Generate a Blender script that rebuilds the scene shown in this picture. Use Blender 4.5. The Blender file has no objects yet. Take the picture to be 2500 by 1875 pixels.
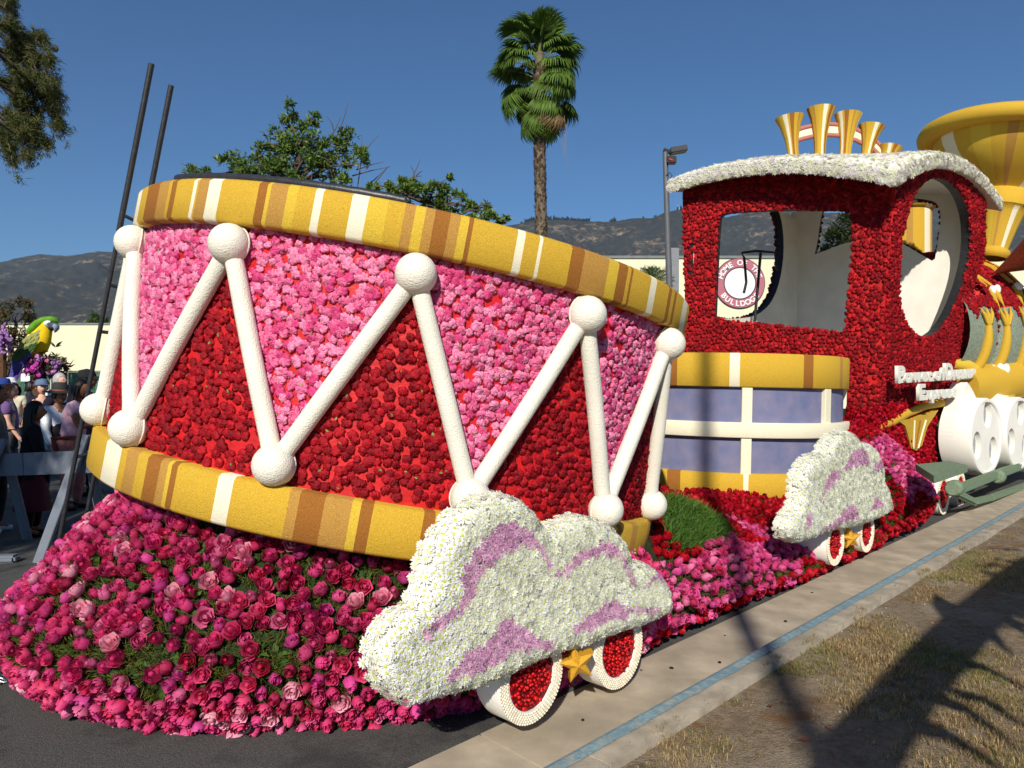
import bpy, bmesh, math, random
import numpy as np
from mathutils import Vector, Matrix, Quaternion, noise as mnoise

# ------------------------------------------------------------------ camera, sky, sun
scene = bpy.context.scene
F, CZ = 1800.0, 1.6                       # focal length in photo pixels (2500 wide), eye height
cam_d = bpy.data.cameras.new("camera"); cam = bpy.data.objects.new("camera", cam_d)
scene.collection.objects.link(cam); scene.camera = cam
cam_d.sensor_width = 36; cam_d.lens = F / 2500 * 36; cam_d.clip_end = 30000; cam_d.clip_start = .05
cam.location = (0, 0, CZ); cam.rotation_euler = (math.radians(90), 0, 0)

SUN_EL, SUN_AZ = math.radians(32), math.radians(9)     # light travels away from the camera, 9 deg to the right
LH = Vector((math.sin(SUN_AZ), math.cos(SUN_AZ), 0))
LDIR = (LH * math.cos(SUN_EL) + Vector((0, 0, -math.sin(SUN_EL)))).normalized()
w = bpy.data.worlds.new("World"); scene.world = w; w.use_nodes = True
nt = w.node_tree; bg = nt.nodes["Background"]
sky = nt.nodes.new("ShaderNodeTexSky"); sky.sky_type = 'NISHITA'; sky.sun_disc = False
sky.sun_elevation = SUN_EL; sky.sun_rotation = math.radians(180) + SUN_AZ
sky.altitude = 200; sky.air_density = 1.0; sky.dust_density = 0.0; sky.ozone_density = 3.5
tint = nt.nodes.new("ShaderNodeMix"); tint.data_type = 'RGBA'; tint.blend_type = 'MULTIPLY'; tint.inputs[0].default_value = 1; tint.inputs[7].default_value = (.53, .79, 1.0, 1)   # clear, deep winter blue
nt.links.new(sky.outputs[0], tint.inputs[6]); nt.links.new(tint.outputs[2], bg.inputs[0]); bg.inputs[1].default_value = 0.085
sun_d = bpy.data.lights.new("sun", 'SUN'); sun_d.energy = 5.0; sun_d.angle = math.radians(.53); sun_d.color = (1, .94, .84)
sun = bpy.data.objects.new("sun", sun_d); scene.collection.objects.link(sun)
sun.rotation_euler = LDIR.to_track_quat('-Z', 'Y').to_euler(); sun.location = (0, -20, 30)
scene.view_settings.view_transform = 'Standard'; scene.view_settings.look = 'None'
scene.view_settings.exposure = 0.0; scene.view_settings.gamma = 1
scene.cycles.use_denoising = True
scene.cycles.max_bounces = 6; scene.cycles.volume_bounces = 0

# ------------------------------------------------------------------ helpers
HAZE = 0.00007
rnd = random.Random(11); RG = np.random.default_rng(5)
COL = scene.collection
WL = {}                                    # world location of every object built
def L(r, g, b):
    f = lambda c: (c/255/12.92 if c/255 <= .04045 else ((c/255+.055)/1.055)**2.4)
    return (f(r), f(g), f(b))
def px(u, v, y): return Vector(((u-1250)/F*y, y, CZ-(v-938)/F*y))
def ray(u, v): return Vector(((u-1250)/F, 1.0, -(v-938)/F))
def hit(u, v, p0, n):                      # photo pixel onto a plane
    d = ray(u, v); o = Vector((0, 0, CZ)); return o + d*((p0-o).dot(n)/d.dot(n))
TH = math.radians(45.5); SO = Vector((-.81, 5.34, 0))
ES = Vector((math.cos(TH), math.sin(TH), 0)); EW = Vector((math.sin(TH), -math.cos(TH), 0)); EZ = Vector((0, 0, 1))
def S(s, w_, z=0.0): return SO + ES*s + EW*w_ + EZ*z      # street frame: s along the kerb, w towards the kerb
def toS(p): q = p-SO; return q.dot(ES), q.dot(EW), p.z
def hit_w(u, v, w_): return hit(u, v, S(0, w_, 0), EW)

def new_mat(name): m = bpy.data.materials.new(name); m.use_nodes = True; return m
def N_(m, t, **k):
    n = m.node_tree.nodes.new(t)
    for a, b in k.items(): setattr(n, a, b)
    return n
def mat(name, col, rough=.7, var=.15, scale=8., bump=0., bscale=60., col2=None, metallic=0., spec=.3, detail=6, lo=.35, hi=.65, coord='Object'):
    m = new_mat(name); t = m.node_tree; b = t.nodes["Principled BSDF"]; lk = t.links.new
    b.inputs['Roughness'].default_value = rough; b.inputs['Metallic'].default_value = metallic
    b.inputs['Specular IOR Level'].default_value = spec
    tc = N_(m, "ShaderNodeTexCoord"); n1 = N_(m, "ShaderNodeTexNoise"); n1.inputs['Scale'].default_value = scale; n1.inputs['Detail'].default_value = detail
    lk(tc.outputs[coord], n1.inputs['Vector'])
    cr = N_(m, "ShaderNodeValToRGB"); lk(n1.outputs['Fac'], cr.inputs[0])
    cr.color_ramp.elements[0].position = lo; cr.color_ramp.elements[1].position = hi
    c2 = col2 if col2 else tuple(min(1, c*(1+var)) for c in col)
    c1 = col if col2 else tuple(c*(1-var) for c in col)
    cr.color_ramp.elements[0].color = (*c1, 1); cr.color_ramp.elements[1].color = (*c2, 1)
    lk(cr.outputs[0], b.inputs['Base Color'])
    if bump:
        n2 = N_(m, "ShaderNodeTexNoise"); n2.inputs['Scale'].default_value = bscale; n2.inputs['Detail'].default_value = 4
        lk(tc.outputs[coord], n2.inputs['Vector'])
        bp = N_(m, "ShaderNodeBump"); bp.inputs['Strength'].default_value = bump; bp.inputs['Distance'].default_value = .02
        lk(n2.outputs['Fac'], bp.inputs['Height']); lk(bp.outputs[0], b.inputs['Normal'])
    return m
def petal_mat(name, rough=.55, trans=.25):
    m = new_mat(name); t = m.node_tree; b = t.nodes["Principled BSDF"]; lk = t.links.new
    a = N_(m, "ShaderNodeAttribute"); a.attribute_name = "Col"
    lk(a.outputs['Color'], b.inputs['Base Color']); b.inputs['Roughness'].default_value = rough
    b.inputs['Specular IOR Level'].default_value = .25
    if trans:
        tr = N_(m, "ShaderNodeBsdfTranslucent"); lk(a.outputs['Color'], tr.inputs[0])
        mx = N_(m, "ShaderNodeMixShader"); mx.inputs[0].default_value = trans
        lk(b.outputs[0], mx.inputs[1]); lk(tr.outputs[0], mx.inputs[2])
        lk(mx.outputs[0], t.nodes["Material Output"].inputs[0])
    return m

class MB:
    """collects faces; build() links them as one mesh object"""
    def __init__(s): s.v = []; s.f = []; s.m = []
    def add(s, vs, fs, mi=0):
        o = len(s.v); s.v += [tuple(v) for v in vs]; s.f += [tuple(i+o for i in f) for f in fs]; s.m += [mi]*len(fs)
    def box(s, c, sx, sy, sz, ax=None, mi=0, bev=0.0):
        c = Vector(c); X, Y, Z = ax if ax else (Vector((1,0,0)), Vector((0,1,0)), Vector((0,0,1)))
        bm = bmesh.new(); bmesh.ops.create_cube(bm, size=1)
        for v in bm.verts: v.co = Vector((v.co.x*sx, v.co.y*sy, v.co.z*sz))
        if bev: bmesh.ops.bevel(bm, geom=bm.edges[:], offset=bev, segments=2, affect='EDGES')
        bm.verts.index_update()
        s.add([c+X*v.co.x+Y*v.co.y+Z*v.co.z for v in bm.verts], [[v.index for v in f.verts] for f in bm.faces], mi); bm.free()
    def tube(s, pts, radii, n=10, mi=0, caps=True):
        pts = [Vector(p) for p in pts]
        if not hasattr(radii, '__len__'): radii = [radii]*len(pts)
        ref = None; rings = []
        for i, p in enumerate(pts):
            d = (pts[min(i+1, len(pts)-1)]-pts[max(i-1, 0)])
            if d.length < 1e-9: d = Vector((0,0,1))
            d.normalize()
            if ref is None: ref = d.orthogonal().normalized()
            ref = (ref-d*ref.dot(d))
            if ref.length < 1e-6: ref = d.orthogonal()
            ref.normalize(); b = d.cross(ref)
            rings.append([p+(ref*math.cos(2*math.pi*k/n)+b*math.sin(2*math.pi*k/n))*radii[i] for k in range(n)])
        vs = [v for r in rings for v in r]
        fs = [[i*n+k, i*n+(k+1) % n, (i+1)*n+(k+1) % n, (i+1)*n+k] for i in range(len(pts)-1) for k in range(n)]
        if caps: fs += [list(range(n))[::-1], [(len(pts)-1)*n+k for k in range(n)]]
        s.add(vs, fs, mi)
    def lathe(s, c, ax, prof, n=32, mi=0, mfun=None, xref=None, a0=0, a1=2*math.pi):
        """prof = [(radius, height along ax)]"""
        c = Vector(c); ax = Vector(ax).normalized(); u = (Vector(xref)-ax*Vector(xref).dot(ax)).normalized() if xref is not None else ax.orthogonal().normalized(); b = ax.cross(u)
        full = abs(a1-a0-2*math.pi) < 1e-6; m = n if full else n+1
        vs = [c+ax*h+(u*math.cos(a0+(a1-a0)*k/n)+b*math.sin(a0+(a1-a0)*k/n))*r for r, h in prof for k in range(m)]
        for i in range(len(prof)-1):
            for k in range(n):
                k2 = (k+1) % m if full else k+1
                s.f.append((len(s.v)+i*m+k, len(s.v)+i*m+k2, len(s.v)+(i+1)*m+k2, len(s.v)+(i+1)*m+k)); s.m.append(mfun(i, k) if mfun else mi)
        s.v += [tuple(v) for v in vs]
    def ball(s, c, r, n=20, mi=0, sq=(1,1,1), axes=None):
        c = Vector(c); X, Y, Z = axes if axes else (Vector((1,0,0)), Vector((0,1,0)), Vector((0,0,1)))
        m = n//2; vs = []
        for i in range(m+1):
            t = math.pi*i/m
            for k in range(n):
                a = 2*math.pi*k/n
                vs.append(c+X*(r*sq[0]*math.sin(t)*math.cos(a))+Y*(r*sq[1]*math.sin(t)*math.sin(a))+Z*(r*sq[2]*math.cos(t)))
        s.add(vs, [[i*n+k, (i+1)*n+k, (i+1)*n+(k+1) % n, i*n+(k+1) % n] for i in range(m) for k in range(n)], mi)
    def prism(s, poly, ext, mi=0, side_mi=None):
        poly = [Vector(p) for p in poly]; n = len(poly); ext = Vector(ext)
        s.add(poly+[p+ext for p in poly], [list(range(n)), [n+i for i in range(n)][::-1]], mi)
        s.add(poly+[p+ext for p in poly], [[i, n+i, n+(i+1) % n, (i+1) % n] for i in range(n)], mi if side_mi is None else side_mi)
    def grid(s, pts, mi=0, close_u=False):
        r, c = len(pts), len(pts[0]); vs = [p for row in pts for p in row]
        s.add(vs, [[i*c+k, i*c+(k+1) % c, (i+1)*c+(k+1) % c, (i+1)*c+k] for i in range(r-1) for k in range(c if close_u else c-1)], mi)
    def build(s, name, mats, parent=None, smooth=None):
        vs = np.array(s.v, float); c = (vs.min(0)+vs.max(0))/2
        me = bpy.data.meshes.new(name); me.from_pydata((vs-c).tolist(), [], s.f)
        mats = mats if isinstance(mats, (list, tuple)) else [mats]
        for m in mats: me.materials.append(m)
        if len(mats) > 1: me.polygons.foreach_set('material_index', s.m)
        bm = bmesh.new(); bm.from_mesh(me); bmesh.ops.remove_doubles(bm, verts=bm.verts, dist=1e-5)
        bmesh.ops.recalc_face_normals(bm, faces=bm.faces)
        if smooth:
            for f in bm.faces: f.smooth = True
            for e in bm.edges:
                if len(e.link_faces) == 2 and e.calc_face_angle(0) > math.radians(smooth): e.smooth = False
        bm.to_mesh(me); bm.free()
        return link(name, me, Vector(c), parent)
def link(name, me, c, parent=None):
    o = bpy.data.objects.new(name, me); COL.objects.link(o)
    if parent is not None: o.parent = parent; o.location = Vector(c)-WL[parent]
    else: o.location = c
    WL[o] = Vector(c); return o
def thing(name, label, cat, loc, group=None):
    o = bpy.data.objects.new(name, None); COL.objects.link(o); o.location = loc; WL[o] = Vector(loc)
    o.empty_display_size = .2; tag(o, label, cat, group); return o
def tag(o, label, cat, group=None):
    o['label'] = label; o['category'] = cat
    if group: o['group'] = group
    return o
def kind(o, k): o['kind'] = k; return o

def np_mesh(name, V, T, C=None, smooth=False, m=None):
    me = bpy.data.meshes.new(name); n, k = len(V), len(T)
    me.vertices.add(n); me.vertices.foreach_set('co', np.ascontiguousarray(V, dtype=np.float32).ravel())
    me.loops.add(3*k); me.loops.foreach_set('vertex_index', np.ascontiguousarray(T, dtype=np.int32).ravel())
    me.polygons.add(k); me.polygons.foreach_set('loop_start', np.arange(0, 3*k, 3, dtype=np.int32))
    me.polygons.foreach_set('loop_total', np.full(k, 3, dtype=np.int32))
    if smooth: me.polygons.foreach_set('use_smooth', np.ones(k, dtype=bool))
    me.update(calc_edges=True)
    if C is not None:
        a = me.color_attributes.new('Col', 'FLOAT_COLOR', 'POINT')
        a.data.foreach_set('color', np.concatenate([C, np.ones((n, 1))], 1).astype(np.float32).ravel())
    if m: me.materials.append(m)
    return me
def frames(Nn, spin):
    Nn = Nn/np.linalg.norm(Nn, axis=1, keepdims=True)
    ref = np.where(np.abs(Nn[:, 2:3]) > .9, np.array([[1., 0, 0]]), np.array([[0, 0, 1.]]))
    a = np.cross(ref, Nn); a /= np.linalg.norm(a, axis=1, keepdims=True); b = np.cross(Nn, a)
    c, s_ = np.cos(spin)[:, None], np.sin(spin)[:, None]
    return np.stack([a*c+b*s_, -a*s_+b*c, Nn], 2)         # columns
def inst(vars_, P, Rm, sc, idx):
    VV, TT, CC, o = [], [], [], 0
    for k, (V, T, C) in enumerate(vars_):
        q = np.where(idx == k)[0]
        if not len(q): continue
        W = np.einsum('mij,nj->mni', Rm[q], V)*sc[q][:, None, None]+P[q][:, None, :]
        n = len(V); VV.append(W.reshape(-1, 3)); CC.append(np.tile(C, (len(q), 1)))
        TT.append((T[None]+(np.arange(len(q))*n)[:, None, None]).reshape(-1, 3)+o); o += n*len(q)
    return np.concatenate(VV), np.concatenate(TT), np.concatenate(CC)
CAMP = np.array([0, 0, CZ])
def flowers(parent, single, stuff, vars_, P, Nn, sc, m, nsingle=300, idx=None, smooth=False):
    """the nsingle flowers that show largest are objects of their own, the rest one stuff part"""
    P = np.asarray(P, float); Nn = np.asarray(Nn, float); sc = np.asarray(sc, float)
    n = len(P)
    if idx is None: idx = RG.integers(0, len(vars_), n)
    Rm = frames(Nn, RG.uniform(0, 6.28, n))
    d = P-CAMP; dist = np.linalg.norm(d, axis=1)
    vis = ((d*Nn).sum(1) < 0) & (np.abs(d[:, 0]/np.maximum(d[:, 1], .1)) < .69) & (np.abs(d[:, 2]/np.maximum(d[:, 1], .1)) < .52)
    order = np.argsort(np.where(vis, dist/sc, 1e9)); one = order[:nsingle] if nsingle else order[:0]
    one = one[vis[one]]; rest = np.setdiff1d(np.arange(n), one)
    meshes = {}
    for i in one:
        k = int(idx[i])
        if k not in meshes: meshes[k] = np_mesh(single, *vars_[k], m=m, smooth=smooth)
        o = bpy.data.objects.new(single, meshes[k]); COL.objects.link(o); o.parent = parent
        o.location = Vector(P[i])-WL[parent]; o.rotation_mode = 'QUATERNION'
        o.rotation_quaternion = Matrix(Rm[i].tolist()).to_quaternion(); o.scale = (sc[i],)*3
    if len(rest):
        V, T, C = inst(vars_, P[rest], Rm[rest], sc[rest], idx[rest]); c = V.mean(0)
        o = link(stuff, np_mesh(stuff, V-c, T, C, m=m, smooth=smooth), Vector(c), parent); kind(o, 'stuff')
def stuff_obj(name, vars_, P, Nn, sc, m, parent=None, idx=None, smooth=False):
    P = np.asarray(P, float); n = len(P)
    if idx is None: idx = RG.integers(0, len(vars_), n)
    V, T, C = inst(vars_, P, frames(np.asarray(Nn, float), RG.uniform(0, 6.28, n)), np.asarray(sc, float), idx); c = V.mean(0)
    return kind(link(name, np_mesh(name, V-c, T, C, m=m, smooth=smooth), Vector(c), parent), 'stuff')

# flower shapes: unit size, facing +Z ------------------------------------------------
def jit(c, a): return np.clip(np.array(c)*(1+RG.normal(0, a)), 0, 1)
def rose(col, openness=.5, edge=None):
    V, T, C = [], [], []; col = np.array(col); edge = np.array(edge if edge is not None else np.minimum(1, col*1.25+.03))
    for (n, r, h, curl, half) in ((5, 1.0, 1.05, .06+.26*openness, .86), (5, .78, 1.22, .02+.14*openness, .9), (3, .48, 1.30, .0, 1.2)):
        off = RG.uniform(0, 6.28)
        for i in range(n):
            a0 = off+6.283*i/n+RG.normal(0, .12); o = len(V); hh = h*RG.uniform(.9, 1.08); cu = curl*RG.uniform(.5, 1.4)
            for j, t in enumerate((0., .5, 1.)):
                rad = r*(.30, .92, .86+cu)[j]; z = hh*(0, .42, 1-.55*cu)[j]
                for k in (-1, 0, 1):
                    aa = a0+k*half*(.45, .8, .62)[j]; rr = rad*(1 if k == 0 else .86)
                    V.append((rr*math.cos(aa), rr*math.sin(aa), z-(.06 if k else 0)*t+RG.normal(0, .02)))
                    f = t*t*.8 if r > .5 else .35*t
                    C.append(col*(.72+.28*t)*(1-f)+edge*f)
            for j in (0, 1):
                for k in (0, 1):
                    q = o+j*3+k; T += [(q, q+1, q+4), (q, q+4, q+3)]
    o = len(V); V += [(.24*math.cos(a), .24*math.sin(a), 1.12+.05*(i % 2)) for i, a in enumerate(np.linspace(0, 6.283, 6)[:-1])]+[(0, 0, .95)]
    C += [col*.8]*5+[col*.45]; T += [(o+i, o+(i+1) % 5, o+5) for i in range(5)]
    V = np.array(V); V[:, 2] -= .35
    return V, np.array(T), np.clip(np.array(C), 0, 1)
def rosebud(col, edge=None):
    V, T, C = rose(col, -.6, edge); V = V.copy(); V[:, :2] *= .82; V[:, 2] *= 1.25; return V, T, C
def carnation(c1, c2, n=12, hgt=.85):
    V = [(0, 0, hgt)]; C = [np.array(c1)]; T = []
    rings = ((.38, .9), (.72, .72), (1.0, .35), (.85, 0.))
    for ri, (r, z) in enumerate(rings):
        for k in range(n):
            a = 6.283*(k+.5*(ri % 2))/n+RG.normal(0, .1); rr = r*RG.uniform(.82, 1.15); zz = hgt*z+RG.normal(0, .13)*(ri < 3)
            zz += .16*(1 if (k+ri) % 2 else -1)*(ri < 3); t = (.85 if (k+ri) % 2 else .1)+RG.uniform(-.1, .15); V.append((rr*math.cos(a), rr*math.sin(a), zz)); C.append(np.array(c1)*(1-t)+np.array(c2)*t)
    T += [(0, 1+k, 1+(k+1) % n) for k in range(n)]
    for ri in range(3):
        o = 1+ri*n
        for k in range(n): a, b, c, d = o+k, o+(k+1) % n, o+n+(k+1) % n, o+n+k; T += [(a, d, c), (a, c, b)]
    return np.array(V), np.array(T), np.clip(np.array(C), 0, 1)
def mum(petal, centre, tip=None, n1=13, n2=9):
    V, T, C = [], [], []; petal = np.array(petal); tip = np.array(tip if tip is not None else petal)
    for n, r, z0, z1 in ((n1, 1.0, .1, .12), (n2, .7, .14, .28)):
        for i in range(n):
            a = 6.283*i/n+RG.normal(0, .1); rr = r*RG.uniform(.85, 1.1); zz = z1+RG.normal(0, .1); o = len(V); h = .19
            V += [(.15*math.cos(a-.3), .15*math.sin(a-.3), z0), (.15*math.cos(a+.3), .15*math.sin(a+.3), z0),
                  (.72*rr*math.cos(a-h), .72*rr*math.sin(a-h), zz+.04), (.72*rr*math.cos(a+h), .72*rr*math.sin(a+h), zz+.04), (rr*math.cos(a), rr*math.sin(a), zz-.03)]
            C += [petal*.92]*2+[petal]*2+[tip]; T += [(o, o+2, o+3), (o, o+3, o+1), (o+2, o+4, o+3)]
    o = len(V); V += [(.26*math.cos(a), .26*math.sin(a), .26) for a in np.linspace(0, 6.283, 7)[:-1]]+[(0, 0, .36)]
    C += [np.array(centre)]*7; T += [(o+i, o+(i+1) % 6, o+6) for i in range(6)]
    return np.array(V), np.array(T), np.clip(np.array(C), 0, 1)
def leaf(c1, c2, wd=.35):
    V = np.array([(0, 0, 0), (wd*.5, .45, .06), (-wd*.5, .45, .06), (0, 1, -.02), (0, .5, -.03)], float)
    return V, np.array([(0, 1, 4), (0, 4, 2), (1, 3, 4), (4, 3, 2)]), np.array([c1, c1, c1, c2, c1], float)
def leaf_tuft(col, n=7, wd=.3, up=.6, var=.25):
    V, T, C = [], [], []
    for i in range(n):
        v, t, c = leaf(jit(col, var), jit(np.array(col)*1.3, var), wd)
        a = RG.uniform(0, 6.28); e = RG.uniform(-.2, 1.)*up+.1
        M = np.array(Matrix.Rotation(a, 3, 'Z') @ Matrix.Rotation(e, 3, 'X') @ Matrix.Rotation(RG.uniform(-1, 1), 3, 'Y'))
        T.append(t+len(V)*0+sum(len(x) for x in V)); V.append(v @ M.T*RG.uniform(.6, 1.1)); C.append(c)
    return np.concatenate(V), np.concatenate(T), np.concatenate(C)
def blade_tuft(cols, n=9, spread=.6, wd=.06):
    V, T, C = [], [], []
    for i in range(n):
        a = RG.uniform(0, 6.28); e = abs(RG.normal(0, spread)); h = RG.uniform(.5, 1.1); d = np.array([math.cos(a)*math.sin(e), math.sin(a)*math.sin(e), math.cos(e)])
        s_ = np.array([-math.sin(a), math.cos(a), 0])*wd; b = np.array([RG.normal(0, .25), RG.normal(0, .25), 0]); o = len(V)
        c = jit(cols[RG.integers(len(cols))], .2)
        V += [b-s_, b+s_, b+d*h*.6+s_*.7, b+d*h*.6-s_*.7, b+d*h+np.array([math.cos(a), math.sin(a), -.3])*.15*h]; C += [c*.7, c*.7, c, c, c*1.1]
        T += [(o, o+1, o+2), (o, o+2, o+3), (o+3, o+2, o+4)]
    return np.array(V), np.array(T), np.clip(np.array(C), 0, 1)

PET = petal_mat("petals"); LEAF = petal_mat("leaves", .6, .3); MUMM = petal_mat("white petals", .6, .15); CARN = petal_mat("carnation petals", .7, .12)

# materials
M_gold = mat("gold crushed seed", L(212, 170, 52), .75, .22, 240, .5, 280)
M_gold2 = mat("bright gold seed", L(222, 186, 60), .75, .2, 240, .5, 280)
M_brown = mat("brown seed", L(160, 102, 38), .8, .25, 240, .5, 280)
M_tan = mat("tan seed", L(190, 142, 66), .8, .25, 240, .5, 280)
M_cream = mat("cream coconut", L(238, 230, 200), .8, .05, 120, .35, 250)
M_white = mat("white rice paste", L(236, 231, 214), .8, .06, 5, .4, 130)
M_white2 = mat("smooth white", L(238, 234, 222), .6, .03, 4, .1, 60)
M_black = mat("black rubber", L(36, 36, 38), .5, .2, 20)
M_pipe = mat("dark painted pipe", L(48, 48, 52), .4, .25, 30, .1, 80, spec=.5)
M_dark = mat("dark underside", L(24, 22, 20), .9, .2, 10)
M_redbase = mat("red painted base", L(200, 26, 30), .55, .15, 14, .2, 40, spec=.4)
M_redbase2 = mat("red painted cab base", L(186, 22, 20), .6, .2, 14, .2, 40)
M_lav = mat("lavender seed", L(104, 112, 148), .85, .2, 7, .3, 260, col2=L(130, 126, 152), detail=14, lo=.3, hi=.7)
M_inner = mat("white plaster inside", L(222, 217, 205), .8, .06, 3, .1, 30)
M_moss = mat("moss bed", L(38, 52, 22), .95, .3, 20, .8, 60)
STRIPE = [M_gold, M_gold2, M_brown, M_tan, M_cream]

# ------------------------------------------------------------------ ground, road, kerb
def quad_sheet(name, s0, s1, w0, w1, z, m, ns=1, nw=1, zf=None):
    b = MB(); b.grid([[S(s0+(s1-s0)*i/ns, w0+(w1-w0)*j/nw, z+(zf(s0+(s1-s0)*i/ns, w0+(w1-w0)*j/nw) if zf else 0)) for j in range(nw+1)] for i in range(ns+1)])
    return kind(b.build(name, m), 'structure')
def wmat(name, cols, scales, rough=.9, bump=.4, bscale=120., thr=((.4, .6),)):
    """base colour with patches of further colours laid on by noise, in world metres"""
    m = mat(name, cols[0], rough, .22, scales[0], bump, bscale, spec=.2)
    t = m.node_tree; b = t.nodes["Principled BSDF"]; src = b.inputs['Base Color'].links[0].from_socket
    tc = [n for n in t.nodes if n.type == 'TEX_COORD'][0]
    for c, s_, (lo, hi) in zip(cols[1:], scales[1:], thr):
        n = N_(m, "ShaderNodeTexNoise"); n.inputs['Scale'].default_value = s_; n.inputs['Detail'].default_value = 8; n.inputs['Roughness'].default_value = .65
        t.links.new(tc.outputs['Object'], n.inputs['Vector'])
        mr = N_(m, "ShaderNodeMapRange"); mr.inputs[1].default_value = lo; mr.inputs[2].default_value = hi; t.links.new(n.outputs['Fac'], mr.inputs[0])
        mx = N_(m, "ShaderNodeMix"); mx.data_type = 'RGBA'; t.links.new(mr.outputs[0], mx.inputs[0]); t.links.new(src, mx.inputs[6])
        mx.inputs[7].default_value = (*c, 1); src = mx.outputs[2]
    t.links.new(src, b.inputs['Base Color']); return m
M_asph = wmat("asphalt", [L(92, 91, 88), L(74, 73, 71), L(128, 126, 120)], [90, 2.5, 260], .9, .7, 220, ((.5, .62), (.62, .7)))
M_conc = wmat("gutter concrete", [L(176, 163, 142), L(158, 146, 127), L(122, 113, 100)], [4, 1.6, 7], .9, .12, 220, ((.45, .7), (.66, .82)))
M_kerb = wmat("kerb concrete", [L(178, 166, 146), L(156, 145, 127), L(128, 116, 98)], [8, 3, 10], .9, .35, 150, ((.45, .65), (.62, .72)))
M_dirt = wmat("dry verge earth", [L(140, 122, 98), L(164, 150, 128), L(134, 96, 62), L(112, 100, 70), L(92, 80, 62), L(178, 166, 144)], [26, 2.0, 2.6, 6, 90, 130], .95, 1.0, 110, ((.48, .62), (.56, .68), (.6, .7), (.58, .64), (.64, .7)))
M_field = wmat("far ground", [L(84, 82, 76), L(104, 98, 84)], [.2, .02], .95, .0, 1)
b = MB(); b.grid([[Vector((-12000+24000*i/4, -12000+24000*j/4, -.03)) for j in range(5)] for i in range(5)]); kind(b.build("ground", M_field), 'structure')
quad_sheet("road", -40, 80, -26, 1.87, 0, M_asph, 40, 12, lambda s, w_: .004*math.sin(s*1.3+w_))
# gutter pan in slabs with open joints
gut = MB(); js = [-9.2, -4.4, -.95, 2.6, 6.1, 9.7, 13.3, 17, 21, 26, 32, 40]
for a, c in zip(js[:-1], js[1:]):
    gut.prism([S(a+.006, 1.862, .006), S(c-.006, 1.866, .006), S(c-.006, 2.42, -.014), S(a+.006, 2.42, -.014)], EZ*-.03)
gut = kind(gut.build("gutter", M_conc), 'structure')
kerb = MB()
for a, c in zip(js[:-1], js[1:]):
    pts = [(2.415, -.05), (2.415, .105), (2.43, .127), (2.45, .134), (2.60, .134), (2.605, -.05)]
    kerb.prism([S(a+.004, w_, z) for w_, z in pts], ES*(c-a-.008))
kerb = kind(kerb.build("kerb", M_kerb, smooth=40), 'structure')
# painted blue line along the kerb top, worn at its edges
M_blue = wmat("faded blue kerb paint", [L(126, 152, 158), L(112, 140, 152), L(170, 162, 146)], [40, 6, 18], .85, .2, 120, ((.45, .6), (.5, .72)))
b = MB(); n = 240; rows = []
for i in range(n+1):
    s_ = -4+30*i/n; e1 = .006*mnoise.noise(Vector((s_*9, 0, 1))); e2 = .012*mnoise.noise(Vector((s_*6, 5, 1)))+.006*mnoise.noise(Vector((s_*40, 5, 1)))
    rows.append([S(s_, 2.4105, .045), S(s_, 2.4105, .107), S(s_, 2.429, .132), S(s_, 2.45, .1385), S(s_, 2.502+e1+e2, .1385)])
b.grid(rows); kind(b.build("kerb_paint", M_blue), 'structure')
def vz(s, w_):
    return .10+.018*mnoise.noise(Vector((s*1.1, w_*1.1, 0)))+.035*min(1, max(0, (w_-2.62)/.5))+.012*mnoise.noise(Vector((s*5, w_*5, 3)))
quad_sheet("verge", -10, 26, 2.6, 9, 0, M_dirt, 180, 46, vz)
quad_sheet("lawn_beyond", -40, 60, 9, 40, .12, M_dirt, 4, 4)

# dry grass on the verge
cols_dry = [L(196, 172, 124), L(176, 150, 106), L(158, 134, 94), L(134, 118, 80)]; cols_gr = [L(112, 118, 60), L(140, 136, 78), L(176, 156, 104)]
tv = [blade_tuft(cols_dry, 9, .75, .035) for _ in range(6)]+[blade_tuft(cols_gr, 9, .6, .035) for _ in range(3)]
Pg, Sg, Ig = [], [], []
while len(Pg) < 13000:
    s_, w_ = rnd.uniform(-4.2, 7), 2.57+rnd.random()**1.2*2.6
    q = SO+ES*s_+EW*w_
    if q.y < 1.9 or q.x/q.y > .85: continue
    d = mnoise.noise(Vector((s_*.8, w_*.8, 9)))+.5*mnoise.noise(Vector((s_*2.7, w_*2.7, 4)))
    if rnd.random() > .50+d*1.9-max(0, 2.72-w_)*3.2-max(0, s_-.2)*.07: continue
    Pg.append(S(s_, w_, vz(s_, max(w_, 2.61))-.004+(.03 if w_ < 2.6 else 0))); Sg.append(rnd.uniform(.018, .046))
    Ig.append(rnd.randrange(6) if mnoise.noise(Vector((s_*1.7, w_*1.7, 30)))+rnd.uniform(-.25, .25) < .22 else 6+rnd.randrange(3))
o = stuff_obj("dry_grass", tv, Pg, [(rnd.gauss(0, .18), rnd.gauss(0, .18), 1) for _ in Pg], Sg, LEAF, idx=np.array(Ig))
tag(o, "short dry tan grass growing on the earth verge beside the kerb", "grass")
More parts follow.
